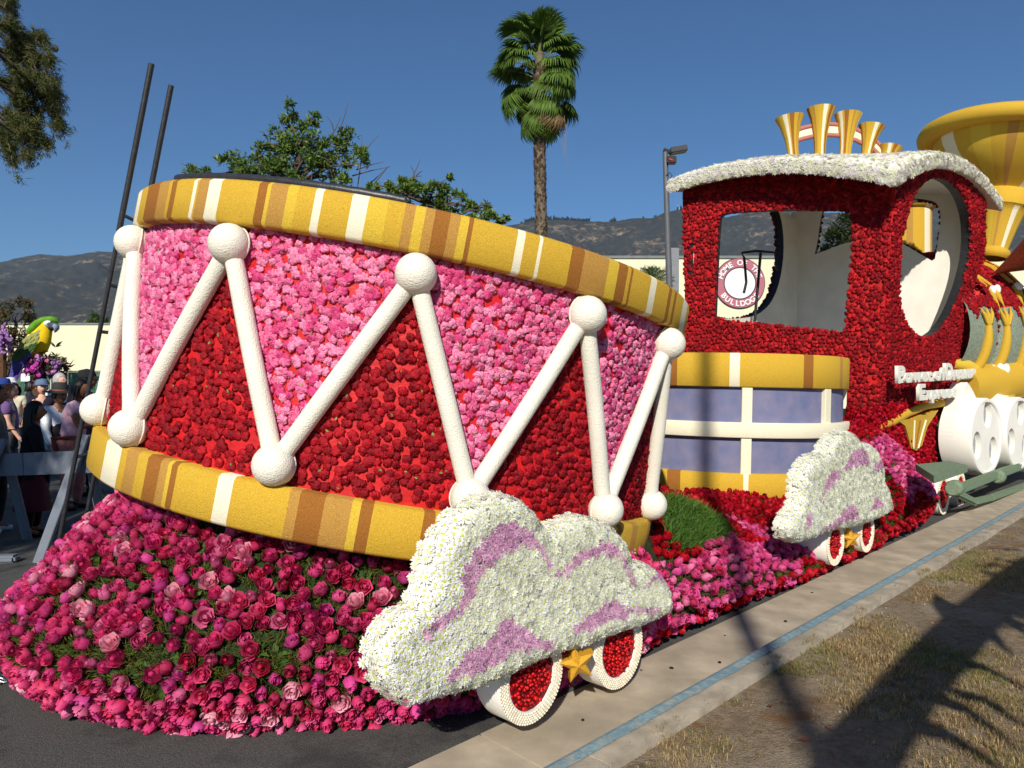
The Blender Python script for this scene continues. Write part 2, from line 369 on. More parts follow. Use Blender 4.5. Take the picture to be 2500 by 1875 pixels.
# fallen leaves and petals
lv = [leaf(L(176, 92, 60), L(150, 70, 44), .55), leaf(L(140, 104, 66), L(120, 84, 50), .5), leaf(L(166, 120, 84), L(150, 100, 70), .5)]
Pl = [S(rnd.uniform(-3, 6), 2.7+rnd.random()*2.2, .13) for _ in range(150)]
Pl = [Vector((p.x, p.y, vz(*toS(p)[:2])+.012)) for p in Pl]
tag(stuff_obj("fallen_leaves", lv, Pl, [(rnd.gauss(0, .4), rnd.gauss(0, .4), 1) for _ in Pl], [rnd.uniform(.025, .055) for _ in Pl], LEAF), "small brown fallen leaves scattered over the dry verge", "leaves")
ro = np.array([(0, 0, 1), (1, 0, .1), (.3, .9, .2), (-.8, .6, 0), (-.8, -.6, .1), (.3, -.95, .15), (0, 0, -.6)], float)
rt_ = np.array([(0, 1, 2), (0, 2, 3), (0, 3, 4), (0, 4, 5), (0, 5, 1), (6, 2, 1), (6, 3, 2), (6, 4, 3), (6, 5, 4), (6, 1, 5)])
Pv = [S(rnd.uniform(-3.5, 7), 2.55+rnd.random()**1.5*2.4, 0) for _ in range(900)]; Pv = [Vector((p.x, p.y, max(vz(*toS(p)[:2]), .135 if toS(p)[1] < 2.6 else 0)+.001)) for p in Pv]
tag(stuff_obj("pebbles", [(ro, rt_, np.tile(np.array(L(*c)), (7, 1))) for c in ((150, 138, 118), (112, 100, 84), (178, 168, 150))], Pv, [(rnd.gauss(0, .3), rnd.gauss(0, .3), 1) for _ in Pv], [.003+.008*rnd.random()**3 for _ in Pv], LEAF), "small pale pebbles strewn over the verge and kerb", "pebbles")
# dark gum spots and litter on the gutter
b = MB()
for s_, w_, r in ((.35, 2.05, .014), (.62, 2.2, .010), (-.1, 2.28, .012), (1.6, 2.15, .012), (.2, 1.95, .010), (2.4, 2.0, .012), (-.5, 2.1, .008), (.9, 2.3, .009), (1.05, 2.0, .008)):
    b.lathe(S(s_, w_, -.002), EZ, [(r, 0), (r*.8, .006), (.0005, .007)], 9)
kind(b.build("gum_spots", M_dark, gut), 'stuff')

# ------------------------------------------------------------------ mountains
M_mtn = new_mat("chaparral mountain"); t = M_mtn.node_tree; lk = t.links.new; bs = t.nodes["Principled BSDF"]; bs.inputs['Roughness'].default_value = 1; bs.inputs['Specular IOR Level'].default_value = 0
tc = N_(M_mtn, "ShaderNodeTexCoord")
def mnz(sc, det, rough=.6):
    n = N_(M_mtn, "ShaderNodeTexNoise"); n.inputs['Scale'].default_value = sc; n.inputs['Detail'].default_value = det; n.inputs['Roughness'].default_value = rough; lk(tc.outputs['Object'], n.inputs['Vector']); return n
n1, n2, n3 = mnz(.03, 8, .7), mnz(.0032, 12, .78), mnz(.03, 10, .8)
cr = N_(M_mtn, "ShaderNodeValToRGB"); lk(n1.outputs[0], cr.inputs[0]); cr.color_ramp.elements[0].position = .3; cr.color_ramp.elements[1].position = .7
cr.color_ramp.elements[0].color = (*L(40, 44, 40), 1); cr.color_ramp.elements[1].color = (*L(68, 68, 60), 1)
mul = N_(M_mtn, "ShaderNodeMath", operation='MULTIPLY'); lk(n2.outputs[0], mul.inputs[0]); lk(n3.outputs[0], mul.inputs[1])
mr = N_(M_mtn, "ShaderNodeMapRange"); mr.inputs[1].default_value = .275; mr.inputs[2].default_value = .36; lk(mul.outputs[0], mr.inputs[0])
mx = N_(M_mtn, "ShaderNodeMix"); mx.data_type = 'RGBA'; lk(mr.outputs[0], mx.inputs[0]); lk(cr.outputs[0], mx.inputs[6]); mx.inputs[7].default_value = (*L(150, 130, 104), 1)
lk(mx.outputs[2], bs.inputs['Base Color'])
prof = [(-700, 660), (-300, 668), (0, 640), (50, 628), (95, 620), (160, 624), (200, 619), (240, 613), (290, 616), (420, 600), (600, 575), (850, 560), (1050, 556), (1180, 558), (1260, 547), (1300, 538), (1360, 536), (1440, 540), (1500, 541), (1545, 531), (1590, 532), (1620, 520), (1655, 511), (1690, 519), (1740, 521), (1775, 531), (1820, 518), (1900, 512), (2050, 520), (2200, 505), (2350, 508), (2460, 514), (2560, 518), (3000, 560), (3400, 600)]
def ridge(u):
    for (a, va), (c, vc) in zip(prof[:-1], prof[1:]):
        if a <= u <= c: return va+(vc-va)*(u-a)/(c-a)
    return prof[-1][1]
b = MB(); rows = []
NU, NR = 640, 120
for j in range(NR+1):
    row = []
    for i in range(NU+1):
        u = -700+4100*i/NU; tx = (u-1250)/F; f = j/NR
        D = 1700+2700*f                        # depth in metres
        zr = CZ+(938-ridge(u))/F*4000
        p = Vector((tx*D, D, 0)); g = min(1, f/.852)
        nz = 0; amp = 1; fr = 1/900
        for k in range(7):
            nz += amp*(1-2*abs(mnoise.noise(Vector((p.x*fr, p.y*fr*.75, k*7.3))))); amp *= .56; fr *= 2.05
        z = zr*(g**1.25)*1.0+nz*120*math.sin(math.pi*min(1, g))**.8*.75
        if f > .852: z = zr*(1-(f-.852)*1.6)+nz*6
        lim = CZ+(938-ridge(u))/F*D
        if f <= .852: z = min(z, lim*.998-(1-g)*30)
        z += 6*mnoise.noise(Vector((p.x/40, p.y/40, 2)))*min(1, g*2)
        row.append(Vector((p.x, p.y, max(z-2, -20))))
    rows.append(row)
b.grid(rows); kind(b.build("mountains", M_mtn, smooth=180), 'structure')
tv = [blade_tuft([L(40, 50, 36)], 7, .35, .22) for _ in range(3)]
Pt = []
for u in list(np.linspace(1275, 1435, 46))+[1490, 1570, 1600, 1500, 2470, 1660]:
    u += rnd.uniform(-3, 3); q = px(u, ridge(u)+2, 4000); Pt.append(q)
tag(stuff_obj("ridge_trees", tv, Pt, [(0, 0, 1)]*len(Pt), [rnd.uniform(14, 30) for _ in Pt], LEAF), "line of tiny dark pines along the mountain ridge", "trees")
b = MB(); q = px(1655, 512, 4000); b.tube([q, q+EZ*26], [1.2, .6], 6); b.tube([q+Vector((8, 0, 0)), q+Vector((8, 0, 15))], [1, .6], 6)
tag(b.build("antenna_mast", M_white), "thin pale antenna masts on the sharp mountain peak", "antenna")

# ------------------------------------------------------------------ school building, fence
M_wall = mat("cream stucco", L(226, 220, 186), .9, .03, .6, .15, 20)
M_wallcap = mat("grey coping", L(120, 124, 122), .7, .1, 2)
def block(name, label, u0, u1, vt, D, depth):
    p0, p1 = px(u0, vt, D), px(u1, vt, D); t_ = thing(name, label, "building", ((p0.x+p1.x)/2, D+depth/2, 0))
    b = MB(); b.box(((p0.x+p1.x)/2, D+depth/2, p0.z/2), p1.x-p0.x, depth, p0.z); b.build("wall", M_wall, t_)
    b = MB(); b.box(((p0.x+p1.x)/2, D+depth/2, p0.z+.06), p1.x-p0.x+.16, depth+.16, .14); b.build("coping", M_wallcap, t_)
    return t_
hall = block("school_hall", "tall cream school hall with a round emblem on its wall", 1130, 2900, 631, 40, 18)
block("school_wing", "low plain cream school wing behind the green fence and parrot", -420, 1100, 793, 58, 14)
# box on hall wall
b = MB(); q = px(1642, 660, 39.9); b.box((q.x+.0, 39.85, q.z), .62, .3, 1.15*2.05, bev=.03); tag(b.build("wall_cabinet", mat("grey cabinet", L(128, 130, 134), .6, .06, 3)), "flat grey cabinet mounted on the cream hall wall", "cabinet")
# emblem: ring sign with lettering; the middle is left plain
M_rose = mat("dusty rose sign paint", L(176, 104, 118), .6, .04, 2); M_ink = mat("dark sign edge", L(66, 52, 56), .6, .1, 3); M_signw = mat("white sign paint", L(232, 230, 226), .6, .03, 2)
ec = px(1806, 692, 39.93); er = 61*39.93/F
sg = thing("wall_emblem", "round rose and white emblem reading home of the bulldogs on the hall", "sign", (ec.x, 39.95, ec.z))
Yv = Vector((0, -1, 0))
def disc(name, r0, r1, y, th, m, par):
    b = MB(); b.lathe(Vector((ec.x, y, ec.z)), Yv, [(r0, 0), (r0, th), (r1, th), (r1, 0)], 64, xref=(1, 0, 0)); return b.build(name, m, par)
disc("backing", .001, er*1.02, 39.99, .05, M_ink, sg); disc("ring", er*.64, er*.985, 39.94, .04, M_rose, sg); disc("inner_edge", er*.61, er*.65, 39.93, .045, M_ink, sg); disc("centre", .001, er*.615, 39.935, .03, M_signw, sg)
def letter(ch, size, M, m, par, ext=.02, off=0.0, name="letter"):
    cu = bpy.data.curves.new("letter", 'FONT'); cu.body = ch; cu.size = size; cu.extrude = ext; cu.offset = off; cu.align_x = 'CENTER'; cu.resolution_u = 3
    tmp = bpy.data.objects.new("tmp", cu); COL.objects.link(tmp); dg = bpy.context.evaluated_depsgraph_get()
    me = bpy.data.meshes.new_from_object(tmp.evaluated_get(dg)); bpy.data.objects.remove(tmp); bpy.data.curves.remove(cu)
    if not len(me.vertices): return None, 0
    wd = max(v.co.x for v in me.vertices)-min(v.co.x for v in me.vertices)
    me.transform(Matrix(M.to_3x3().to_4x4())); me.materials.clear(); me.materials.append(m); me.name = name
    o = link(name, me, M.to_translation(), par); return o, wd
def arc_text(txt, r, a_mid, flip, size):
    step = .245 if not flip else .262; n = len(txt)
    for i, ch in enumerate(txt):
        if ch == ' ': continue
        a = a_mid+((n-1)/2-i)*step*(1 if not flip else -1)
        rad = Vector((math.cos(a), 0, math.sin(a))); up = rad if not flip else -rad; right = up.cross(Vector((0, 1, 0)))*-1
        right = Vector((up.z, 0, -up.x)); M = Matrix((right, up, right.cross(up))).transposed().to_4x4()
        M.translation = Vector((ec.x, 39.88, ec.z))+rad*(r if not flip else r)-up*size*.34
        letter(ch, size, M, M_signw, sg, .02, .012)
arc_text("HOME OF THE", er*.815, math.pi/2, False, er*.30); arc_text("BULLDOGS", er*.815, -math.pi/2, True, er*.30)
# green fence
M_fence = mat("green fence fabric", L(78, 116, 98), .8, .12, 5, .1, 20); M_fpost = mat("grey green post", L(120, 138, 128), .5, .1, 5)
ft = thing("screen_fence", "green fabric screened chain fence in front of the low wing", "fence", px(60, 960, 34).xy.to_3d())
x0, x1, zt = px(-260, 0, 34).x, px(420, 0, 34).x, px(0, 907, 34).z
n = 16
for i in range(n):
    b = MB(); xa, xb = x0+(x1-x0)*i/n+.03, x0+(x1-x0)*(i+1)/n-.03; k = 14
    b.grid([[Vector((xa+(xb-xa)*q/k, 34+.03*math.sin(q*2.7+i), z)) for q in range(k+1)] for z in (.05, zt*.5, zt-.04)]); b.build("fabric_panel", M_fence, ft)
for i in range(n+1):
    b = MB(); x = x0+(x1-x0)*i/n; b.tube([(x, 33.95, 0), (x, 33.95, zt+.06)], .035, 8); b.build("post", M_fpost, ft)
b = MB(); b.tube([(x0, 33.93, zt), (x1, 33.93, zt)], .03, 8); b.build("top_rail", M_fpost, ft)
b = MB(); q = px(62, 922, 33.8); b.box(q, .42, .02, .36); b.build("notice", M_signw, ft)

# ------------------------------------------------------------------ rear flower bed under the giant drum
PINKS = [L(224, 44, 112), L(220, 52, 124), L(236, 78, 140), L(222, 40, 104), L(244, 118, 166), L(206, 24, 78), L(216, 60, 146), L(232, 64, 118)]
REDS = [L(176, 12, 30), L(160, 10, 26), L(190, 18, 38), L(150, 8, 24), L(186, 14, 48)]
PINK2 = [L(218, 60, 128), L(226, 92, 150), L(208, 44, 112), L(232, 124, 168), L(214, 70, 146), L(200, 34, 90)]
def roses(cols, n):
    out = []
    for i in range(n):
        c = np.array(cols[i % len(cols)])*RG.uniform(.85, 1.12); e = np.minimum(1, c*.72+np.array(L(244, 140, 190))*.28) if c[2] > .06 else c*1.25
        out.append(rose(c, RG.uniform(0, .9), e) if i % 5 < 3 else rosebud(c, e))
    return out
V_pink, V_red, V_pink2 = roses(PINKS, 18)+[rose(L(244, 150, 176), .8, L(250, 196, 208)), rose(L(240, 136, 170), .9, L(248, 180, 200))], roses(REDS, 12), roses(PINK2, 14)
FERN = [blade_tuft([L(78, 106, 36), L(60, 86, 30), L(106, 126, 48), L(96, 98, 40), L(124, 92, 40)], 10, .7, .05) for _ in range(6)]
ZP = [(.0, .90), (.06, .93), (.15, .97), (.3, 1.0), (.4, .99), (.55, .925), (.70, .865), (.82, .81), (.92, .76), (1.0, .62)]
def zf(tt):                                     # profile parameter -> z, scale
    x = tt*(len(ZP)-1); i = min(int(x), len(ZP)-2); f = x-i
    return ZP[i][0]*(1-f)+ZP[i+1][0]*f, ZP[i][1]*(1-f)+ZP[i+1][1]*f
def skirt(psi, tt):
    e = 2/1.8; z, sc = zf(tt); c, s_ = math.cos(psi), math.sin(psi)
    ss = 2.42*math.copysign(abs(c)**e, c)*sc; ww = 1.95*math.copysign(abs(s_)**e, s_)*sc
    return S(.02+ss, .0+ww, z)
rt = thing("rose_skirt", "rear float bed of pink and crimson roses beneath the giant drum", "flower bed", S(0, 0, 0))
b = MB(); b.grid([[skirt(2*math.pi*i/72, k/18)-(skirt(2*math.pi*i/72, k/18)-S(0, 0, .3))*.012 for i in range(72)] for k in range(19)], close_u=True)
b.build("moss_bed", M_moss, rt, smooth=60)
def on_skirt(n, r0, r1, dens=None):
    P, Nn = [], []
    while len(P) < n:
        psi, tt = rnd.uniform(r0, r1), rnd.uniform(.06, .9)
        p = skirt(psi, tt); a = skirt(psi+.01, tt)-p; c = skirt(psi, min(.999, tt+.01))-p; nn = a.cross(c).normalized()
        if nn.dot(p-S(0, 0, .2)) < 0: nn = -nn
        P.append(p); Nn.append(nn)
    return P, Nn
def poisson(P, Nn, dist):
    keep, cell = [], {}
    for i, p in enumerate(P):
        k = (int(p.x//dist), int(p.y//dist), int(p.z//dist)); ok = True; dd = dist(p) if callable(dist) else dist
        for dx in (-1, 0, 1):
            for dy in (-1, 0, 1):
                for dz in (-1, 0, 1):
                    for q in cell.get((k[0]+dx, k[1]+dy, k[2]+dz), ()):
                        if (q-p).length < dist: ok = False
        if ok: keep.append(i); cell.setdefault(k, []).append(p)
    return [P[i] for i in keep], [Nn[i] for i in keep]
P, Nn = on_skirt(60000, math.radians(75), math.radians(285)); P, Nn = poisson(P, Nn, .055)
P2, N2, S2, I2 = [], [], [], []
for p, nn in zip(P, Nn):
    s_, w_, z = toS(p)
    if w_ > .2 and z > .2 and rnd.random() < .03+.12*(mnoise.noise(p*2.2) > .15): continue
    d = (nn+Vector((rnd.gauss(0, .28), rnd.gauss(0, .28), rnd.gauss(.05, .28)))).normalized(); sc = rnd.uniform(.036, .046)
    P2.append(p+nn*rnd.uniform(.012, .04)); N2.append(d); S2.append(sc)
    dk = rnd.random() < .05+.16*(s_ > -.9 and z > .35)
    I2.append(rnd.choice([3, 5, 11, 13, 3+8]) if dk else (18+rnd.randrange(2) if rnd.random() < .07 else rnd.randrange(18)))
    if I2[-1] >= 18: S2[-1] = .046
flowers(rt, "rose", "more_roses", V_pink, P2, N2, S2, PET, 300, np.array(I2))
Pf, Nf = on_skirt(15000, math.radians(80), math.radians(295))
stuff_obj("fern", FERN, Pf, [a+Vector((rnd.gauss(0, .4), rnd.gauss(0, .4), .2)) for a in Nf], [rnd.uniform(.028, .052) for _ in Pf], LEAF, rt)
Pl2, Nl2 = on_skirt(900, math.radians(85), math.radians(290))
stuff_obj("rose_leaves", [leaf_tuft(L(52, 84, 34), 3, .6, .8, .25), leaf_tuft(L(76, 104, 44), 3, .55, .8, .25)], [p+n_*.012 for p, n_ in zip(Pl2, Nl2)], Nl2, [rnd.uniform(.035, .06) for _ in Pl2], LEAF, rt)
# steel chassis and hidden running gear
b = MB(); b.box(S(0, 0, .42), 2.6, 1.8, .5, (ES, EW, EZ)); b.lathe(S(0, 0, .6), EZ, [(.9, 0), (.9, .5)], 32); b.build("chassis", M_dark, rt)
for s_, w_, z, a in ((-1.62, 1.0, .07, .7),):
    b = MB(); q = S(s_, w_, z); b.lathe(q, (EW-ES*a).normalized(), [(.0, -.05), (.03, -.05), (.032, 0), (.032, .2), (.026, .2), (.024, .05), (0, .05)], 16); b.build("pipe_stub", M_pipe, rt, smooth=40)
# tow hitch and chain at the tail
M_steel = mat("greasy black steel", L(52, 52, 48), .45, .3, 20, .2, 60, spec=.5); M_chain = mat("bright chain", L(176, 178, 186), .25, .1, 20, metallic=.9)
ht = thing("tow_hitch", "black steel tow hitch with hanging chain at the float tail", "tow hitch", px(20, 1660, 4.0).xy.to_3d())
hb, he = px(84, 1575, 4.15), px(-90, 1585, 3.9); hd = (he-hb).normalized(); hs = hd.cross(EZ).normalized()
b = MB(); b.box((hb+he)/2, (he-hb).length, .16, .10, (hd, hs, hd.cross(hs)), bev=.008); hbm = b.build("beam", M_steel, ht)
b = MB(); b.box((hb+he)/2+Vector((0, -.1, -.062)), (he-hb).length, .05, .014, (hd, hs, EZ)); b.build("flange", M_steel, ht)
q = px(40, 1568, 4.02)-hs*0+Vector((0, -.06, 0)); b = MB(); b.lathe(q, Vector((0, -1, 0)), [(.022, 0), (.022, .02), (.012, .02), (.012, .03), (0, .03)], 12); b.build("bolt", M_steel, hbm)
for u, y in ((55, 4.15), (8, 3.98)):
    b = MB(); b.box(px(u, 1630, y), .06, .14, .2, bev=.006); b.build("bracket", M_steel, ht)
cp = [px(24, 1613, 3.9)+Vector((-.004*i, 0, -.042*i)) for i in range(3)]+[px(3+3*i, 1660-3*i, 3.86-.01*i) for i in range(3)]
for i, c in enumerate(cp):
    b = MB(); up = Vector((.15, 0, -1)).normalized() if i < 3 else Vector((1, 0, -.5)).normalized(); sd = (Vector((0, 1, 0)) if i % 2 else Vector((.9, .4, .1))); sd = (sd-up*sd.dot(up)).normalized()
    ring = [c+up*(.030*math.cos(a))+sd*(.015*math.sin(a)) for a in np.linspace(0, 6.2832, 15)]; b.tube(ring, .0055, 7, caps=False); b.build("chain_link", M_chain, ht, smooth=60)

# ------------------------------------------------------------------ the giant tilted drum
AX = Vector((math.sin(.181), math.sin(.021), 0)); AX.z = math.sqrt(1-AX.x**2-AX.y**2)
DB = Vector((-1.059, 5.219, 0)); DU = (Vector((1, 0, 0))-AX*AX.x).normalized(); DV = AX.cross(DU)
RR, RS = 1.86, 1.775; HT, HU, HL, HB = 2.467, 2.247, 1.069, .829
def dp(phi, h, r): return DB+AX*h+(DU*math.cos(phi)+DV*math.sin(phi))*r
def dhit(u, v, r):                           # photo pixel onto the drum's cylinder -> angle, height
    o = Vector((0, 0, CZ))-DB; d = ray(u, v); o2 = o-AX*o.dot(AX); d2 = d-AX*d.dot(AX)
    A, B, C = d2.dot(d2), 2*o2.dot(d2), o2.dot(o2)-r*r; D = B*B-4*A*C
    t_ = (-B-math.sqrt(max(D, 0)))/(2*A); p = o+d*t_; return math.atan2(p.dot(DV), p.dot(DU)), p.dot(AX)
dt = thing("giant_drum", "huge tilted toy drum covered in pink and dark red carnations", "parade drum", DB)
b = MB(); b.lathe(DB, AX, [(RS, HB+.05), (RS, HT-.05)], 120, xref=DU); b.build("shell", M_redbase, dt, smooth=60)
UP = [(332, 341, 4), (356, 384, 2), (384, 407, 3), (414, 426, 2), (467, 475, 4), (479, 504, 3), (504, 534, 4), (625, 646, 2), (646, 655, 1), (655, 696, 3), (696, 720, 1), (763, 782, 4), (852, 892, 4), (892, 940, 1), (982, 1007, 3), (1007, 1032, 1), (1032, 1055, 3), (1055, 1092, 2), (1092, 1117, 3), (1117, 1138, 1), (1138, 1149, 2), (1257, 1276, 4), (1311, 1319, 4), (1390, 1421, 2), (1421, 1481, 3), (1481, 1505, 1), (1505, 1527, 2), (1535, 1540, 2), (1584, 1598, 4), (1628, 1635, 2), (1642, 1647, 2)]
LO = [(253, 289, 4), (303, 330, 3), (353, 384, 2), (384, 402, 3), (402, 411, 1), (411, 425, 2), (524, 561, 4), (698, 723, 3), (723, 784, 2), (784, 850, 3), (850, 872, 1), (872, 902, 2), (1026, 1054, 2), (1140, 1175, 4), (1240, 1290, 3), (1290, 1320, 2), (1420, 1440, 4), (1500, 1512, 2), (1538, 1551, 3)]
def rim(name, h0, h1, stripes, vmid):
    hm = (h0+h1)/2; ang = {}
    def phi_of(u):                            # angle on the rim whose pixel column at mid height is u
        v = vmid
        for _ in range(12):
            ph, h = dhit(u, v, RR); v += (h-hm)*F/3.9
        return ph
    st = sorted((phi_of(a), phi_of(c), m) for a, c, m in stripes)
    cuts = []; prev = -math.pi
    for a, c, m in st:
        if a > prev: cuts.append((prev, a, 0))
        cuts.append((max(a, prev), c, m)); prev = max(c, prev)
    q = prev                                  # hidden far side: same sort of stripes
    while q < math.pi-.06:
        wd = rnd.choice([.05, .09, .15, .2]); cuts.append((q, min(math.pi, q+wd), rnd.choice([0, 0, 0, 4, 3, 2]))); q += wd
    if q < math.pi: cuts.append((q, math.pi, 0))
    b = MB(); e = .018; pf = [(RS-.03, h0), (RR-e, h0), (RR, h0+e), (RR, h1-e), (RR-e, h1), (RS-.25, h1)]
    for a, c, m in cuts:
        if c-a < 1e-4: continue
        n = max(1, int((c-a)/.035)); b.lathe(DB, AX, pf, n, m, xref=DU, a0=a, a1=c)
    return b.build(name, STRIPE, dt, smooth=50)
rim("upper_rim", HU, HT, UP, 560); rim("lower_rim", HB, HL, LO, 1200)
b = MB(); b.lathe(DB, AX, [(RS-.25, HT-.004), (.001, HT+.0)], 64, xref=DU); b.build("drumhead", M_dark, dt)
b = MB(); b.lathe(DB, AX, [(RS+.0, HB+.02), (.001, HB+.02)], 64, xref=DU); b.build("underside", M_dark, dt)
pc, pe = dhit(410, 440, RR)[0], dhit(985, 490, RR)[0]
b = MB(); b.tube([dp(pc+(pe-pc)*i/40, HT+.016+.001*math.sin(i*1.7), RR-.05) for i in range(41)], .024, 10); b.build("edge_hose", M_pipe, dt, smooth=60)
# balls and lacing bars
TOPB = [(325, 588), (560, 593), (1015, 672), (1435, 768), (1634, 836)]; BOTB = [(225, 1005), (314, 1050), (668, 1132), (1149, 1215), (1481, 1232), (1591, 1232)]
RB = RS+.075
tb = [dhit(u, v, RB) for u, v in TOPB]; bb = [dhit(u, v, RB) for u, v in BOTB]
ht_, hb_ = sum(h for _, h in tb[1:4])/3, sum(h for _, h in bb[1:4])/3
tph = sorted(p for p, _ in tb); bph = sorted(p for p, _ in bb)
ha = np.mean(np.diff(tph[1:4])); tph = tph; 
print("ball heights", ht_, hb_, [round(math.degrees(x)) for x in tph], [round(math.degrees(x)) for x in bph])
# continue the lacing round the hidden side with the same mean spacing
step = 2*math.pi/9
while tph[0]-step > tph[-1]+step*.5-2*math.pi: tph.insert(0, tph[0]-step)
bph2 = []
for a, c in zip(tph, tph[1:]+[tph[0]+2*math.pi]):
    inn = [p for p in bph if a+.02 < p < c-.02] ; bph2.append(min(inn, key=lambda x: abs(x-(a+c)/2)) if inn else (a+c)/2)
zz = []
for a, c in zip(tph, bph2): zz += [(a, ht_), (c, hb_)]
def hz(phi):                                  # height of the zig-zag at an angle
    pts = zz+[(zz[0][0]+2*math.pi, zz[0][1])]
    while phi < pts[0][0]: phi += 2*math.pi
    while phi > pts[-1][0]: phi -= 2*math.pi
    for (a, ha_), (c, hc) in zip(pts[:-1], pts[1:]):
        if a <= phi <= c: return ha_+(hc-ha_)*(phi-a)/(c-a)
for a, h in zz:
    b = MB(); c = dp(a, h, RB); rad = (dp(a, h, 2)-dp(a, h, 1)).normalized(); b.ball(c, .098, 28, 0, (1, 1, 1), (AX.cross(rad), AX, rad))
    nm = b.build("ball", M_white, dt, smooth=80)
    b = MB(); ring = [c-rad*.03+(AX*math.cos(t_)+AX.cross(rad)*math.sin(t_))*.0955 for t_ in np.linspace(0, 6.2832, 29)]; b.tube(ring, .004, 6, caps=False); b.build("seam", M_white, nm, smooth=60)
for (a, h1), (c, h2) in zip(zz, zz[1:]+[(zz[0][0]+2*math.pi, zz[0][1])]):
    p, q = dp(a, h1, RB), dp(c, h2, RB); d = (q-p).normalized(); b = MB(); n = 10; l0, l1 = .085, (q-p).length-.085
    pts = []
    for i in range(n+1):
        f = i/n; ph = a+(c-a)*f; m_ = p+d*(l0+(l1-l0)*f); m2 = dp(ph, h1+(h2-h1)*f, RS+.05); pts.append(m_*.35+m2*.65 if 0 < i < n else m_*.6+m2*.4)
    b.tube(pts, [.045]*(n+1), 14); b.build("lacing_bar", M_white, dt, smooth=50)
# carnations
cp1 = [carnation(L(226, 92, 146), L(242, 168, 196)) for _ in range(4)]+[carnation(L(208, 58, 116), L(236, 134, 172)) for _ in range(5)]+[carnation(L(196, 44, 104), L(220, 88, 140)) for _ in range(3)]
cr1 = [carnation(L(132, 8, 20), L(178, 18, 34)) for _ in range(4)]+[carnation(L(104, 6, 16), L(156, 12, 28)) for _ in range(4)]+[carnation(L(160, 12, 28), L(196, 26, 40)) for _ in range(2)]
Pc, Nc, Sc, Ic = [], [], [], []; rows = 31; dh = (HU-HL)/rows
phc = dhit(700, 900, RS)[0]
for r_ in range(rows):
    h = HL+.022+dh*(r_+.25); n = int(2*math.pi*RS/.0385)
    for k in range(n):
        ph = phc-math.pi+2*math.pi*(k+.5*(r_ % 2))/n
        if abs(ph-phc) > 2.2: continue
        ph += rnd.gauss(0, .26*.0385/RS); hh = h+rnd.gauss(0, .008); z = hz(ph); pink = hh > z
        gap = mnoise.noise(Vector((ph*3.1, hh*2.4, 2 if pink else 8)))
        lean = (ph-phc)                        # the far right end is packed tighter, the middle is thin
        if rnd.random() < (.03+.40*max(0, gap)*(abs(lean-.35) < .8) if pink else .08+.48*max(0, gap+.06)*(abs(lean-.15) < .75)): continue
        p = dp(ph, hh, RS); rad = (dp(ph, hh, 2)-dp(ph, hh, 1))
        Pc.append(p); Nc.append(rad+Vector((rnd.gauss(0, .22), rnd.gauss(0, .22), rnd.gauss(-.03, .22)))); Sc.append(rnd.uniform(.022, .031)*(1 if pink else .94)); Ic.append(rnd.randrange(12) if pink else 12+rnd.randrange(10))
flowers(dt, "carnation", "more_carnations", cp1+cr1, Pc, Nc, Sc, CARN, 300, np.array(Ic))
# stray green sepals between the carnations
sp = [leaf(L(128, 160, 74), L(170, 190, 110), .6)]; k = [i for i in range(len(Pc)) if rnd.random() < .07]
stuff_obj("sepals", sp, [Pc[i]+Vector(Nc[i]).normalized()*.02+AX*.012 for i in k], [Nc[i] for i in k], [rnd.uniform(.015, .026) for i in k], LEAF, dt)

# access ladder standing behind the drum
lt = thing("ladder", "tall dark pipe ladder leaning behind the giant drum", "ladder", px(119, 1452, 5.6))
a0, a1 = px(119, 1452, 5.6), px(370, 156, 5.2); off = Vector((-.05, .4, 0)); off2 = px(418, 209, 5.6)-a1
mid = a0.lerp(a1, .69)
for o_, e in ((Vector((0, 0, 0)), a1), (off2, a1+off2)):
    b = MB(); m2 = a0.lerp(e-o_, .70)+o_; b.tube([a0+o_, m2], .0165, 12); b.tube([m2, e], .021, 12); b.build("rail", M_pipe, lt, smooth=50)
for v in (505, 556, 672, 786, 903, 1098, 1262):
    f = (1452-v)/(1452-156); p = a0.lerp(a1, f); b = MB(); b.tube([p, p+off2], .013, 10); b.build("rung", M_pipe, lt, smooth=50)

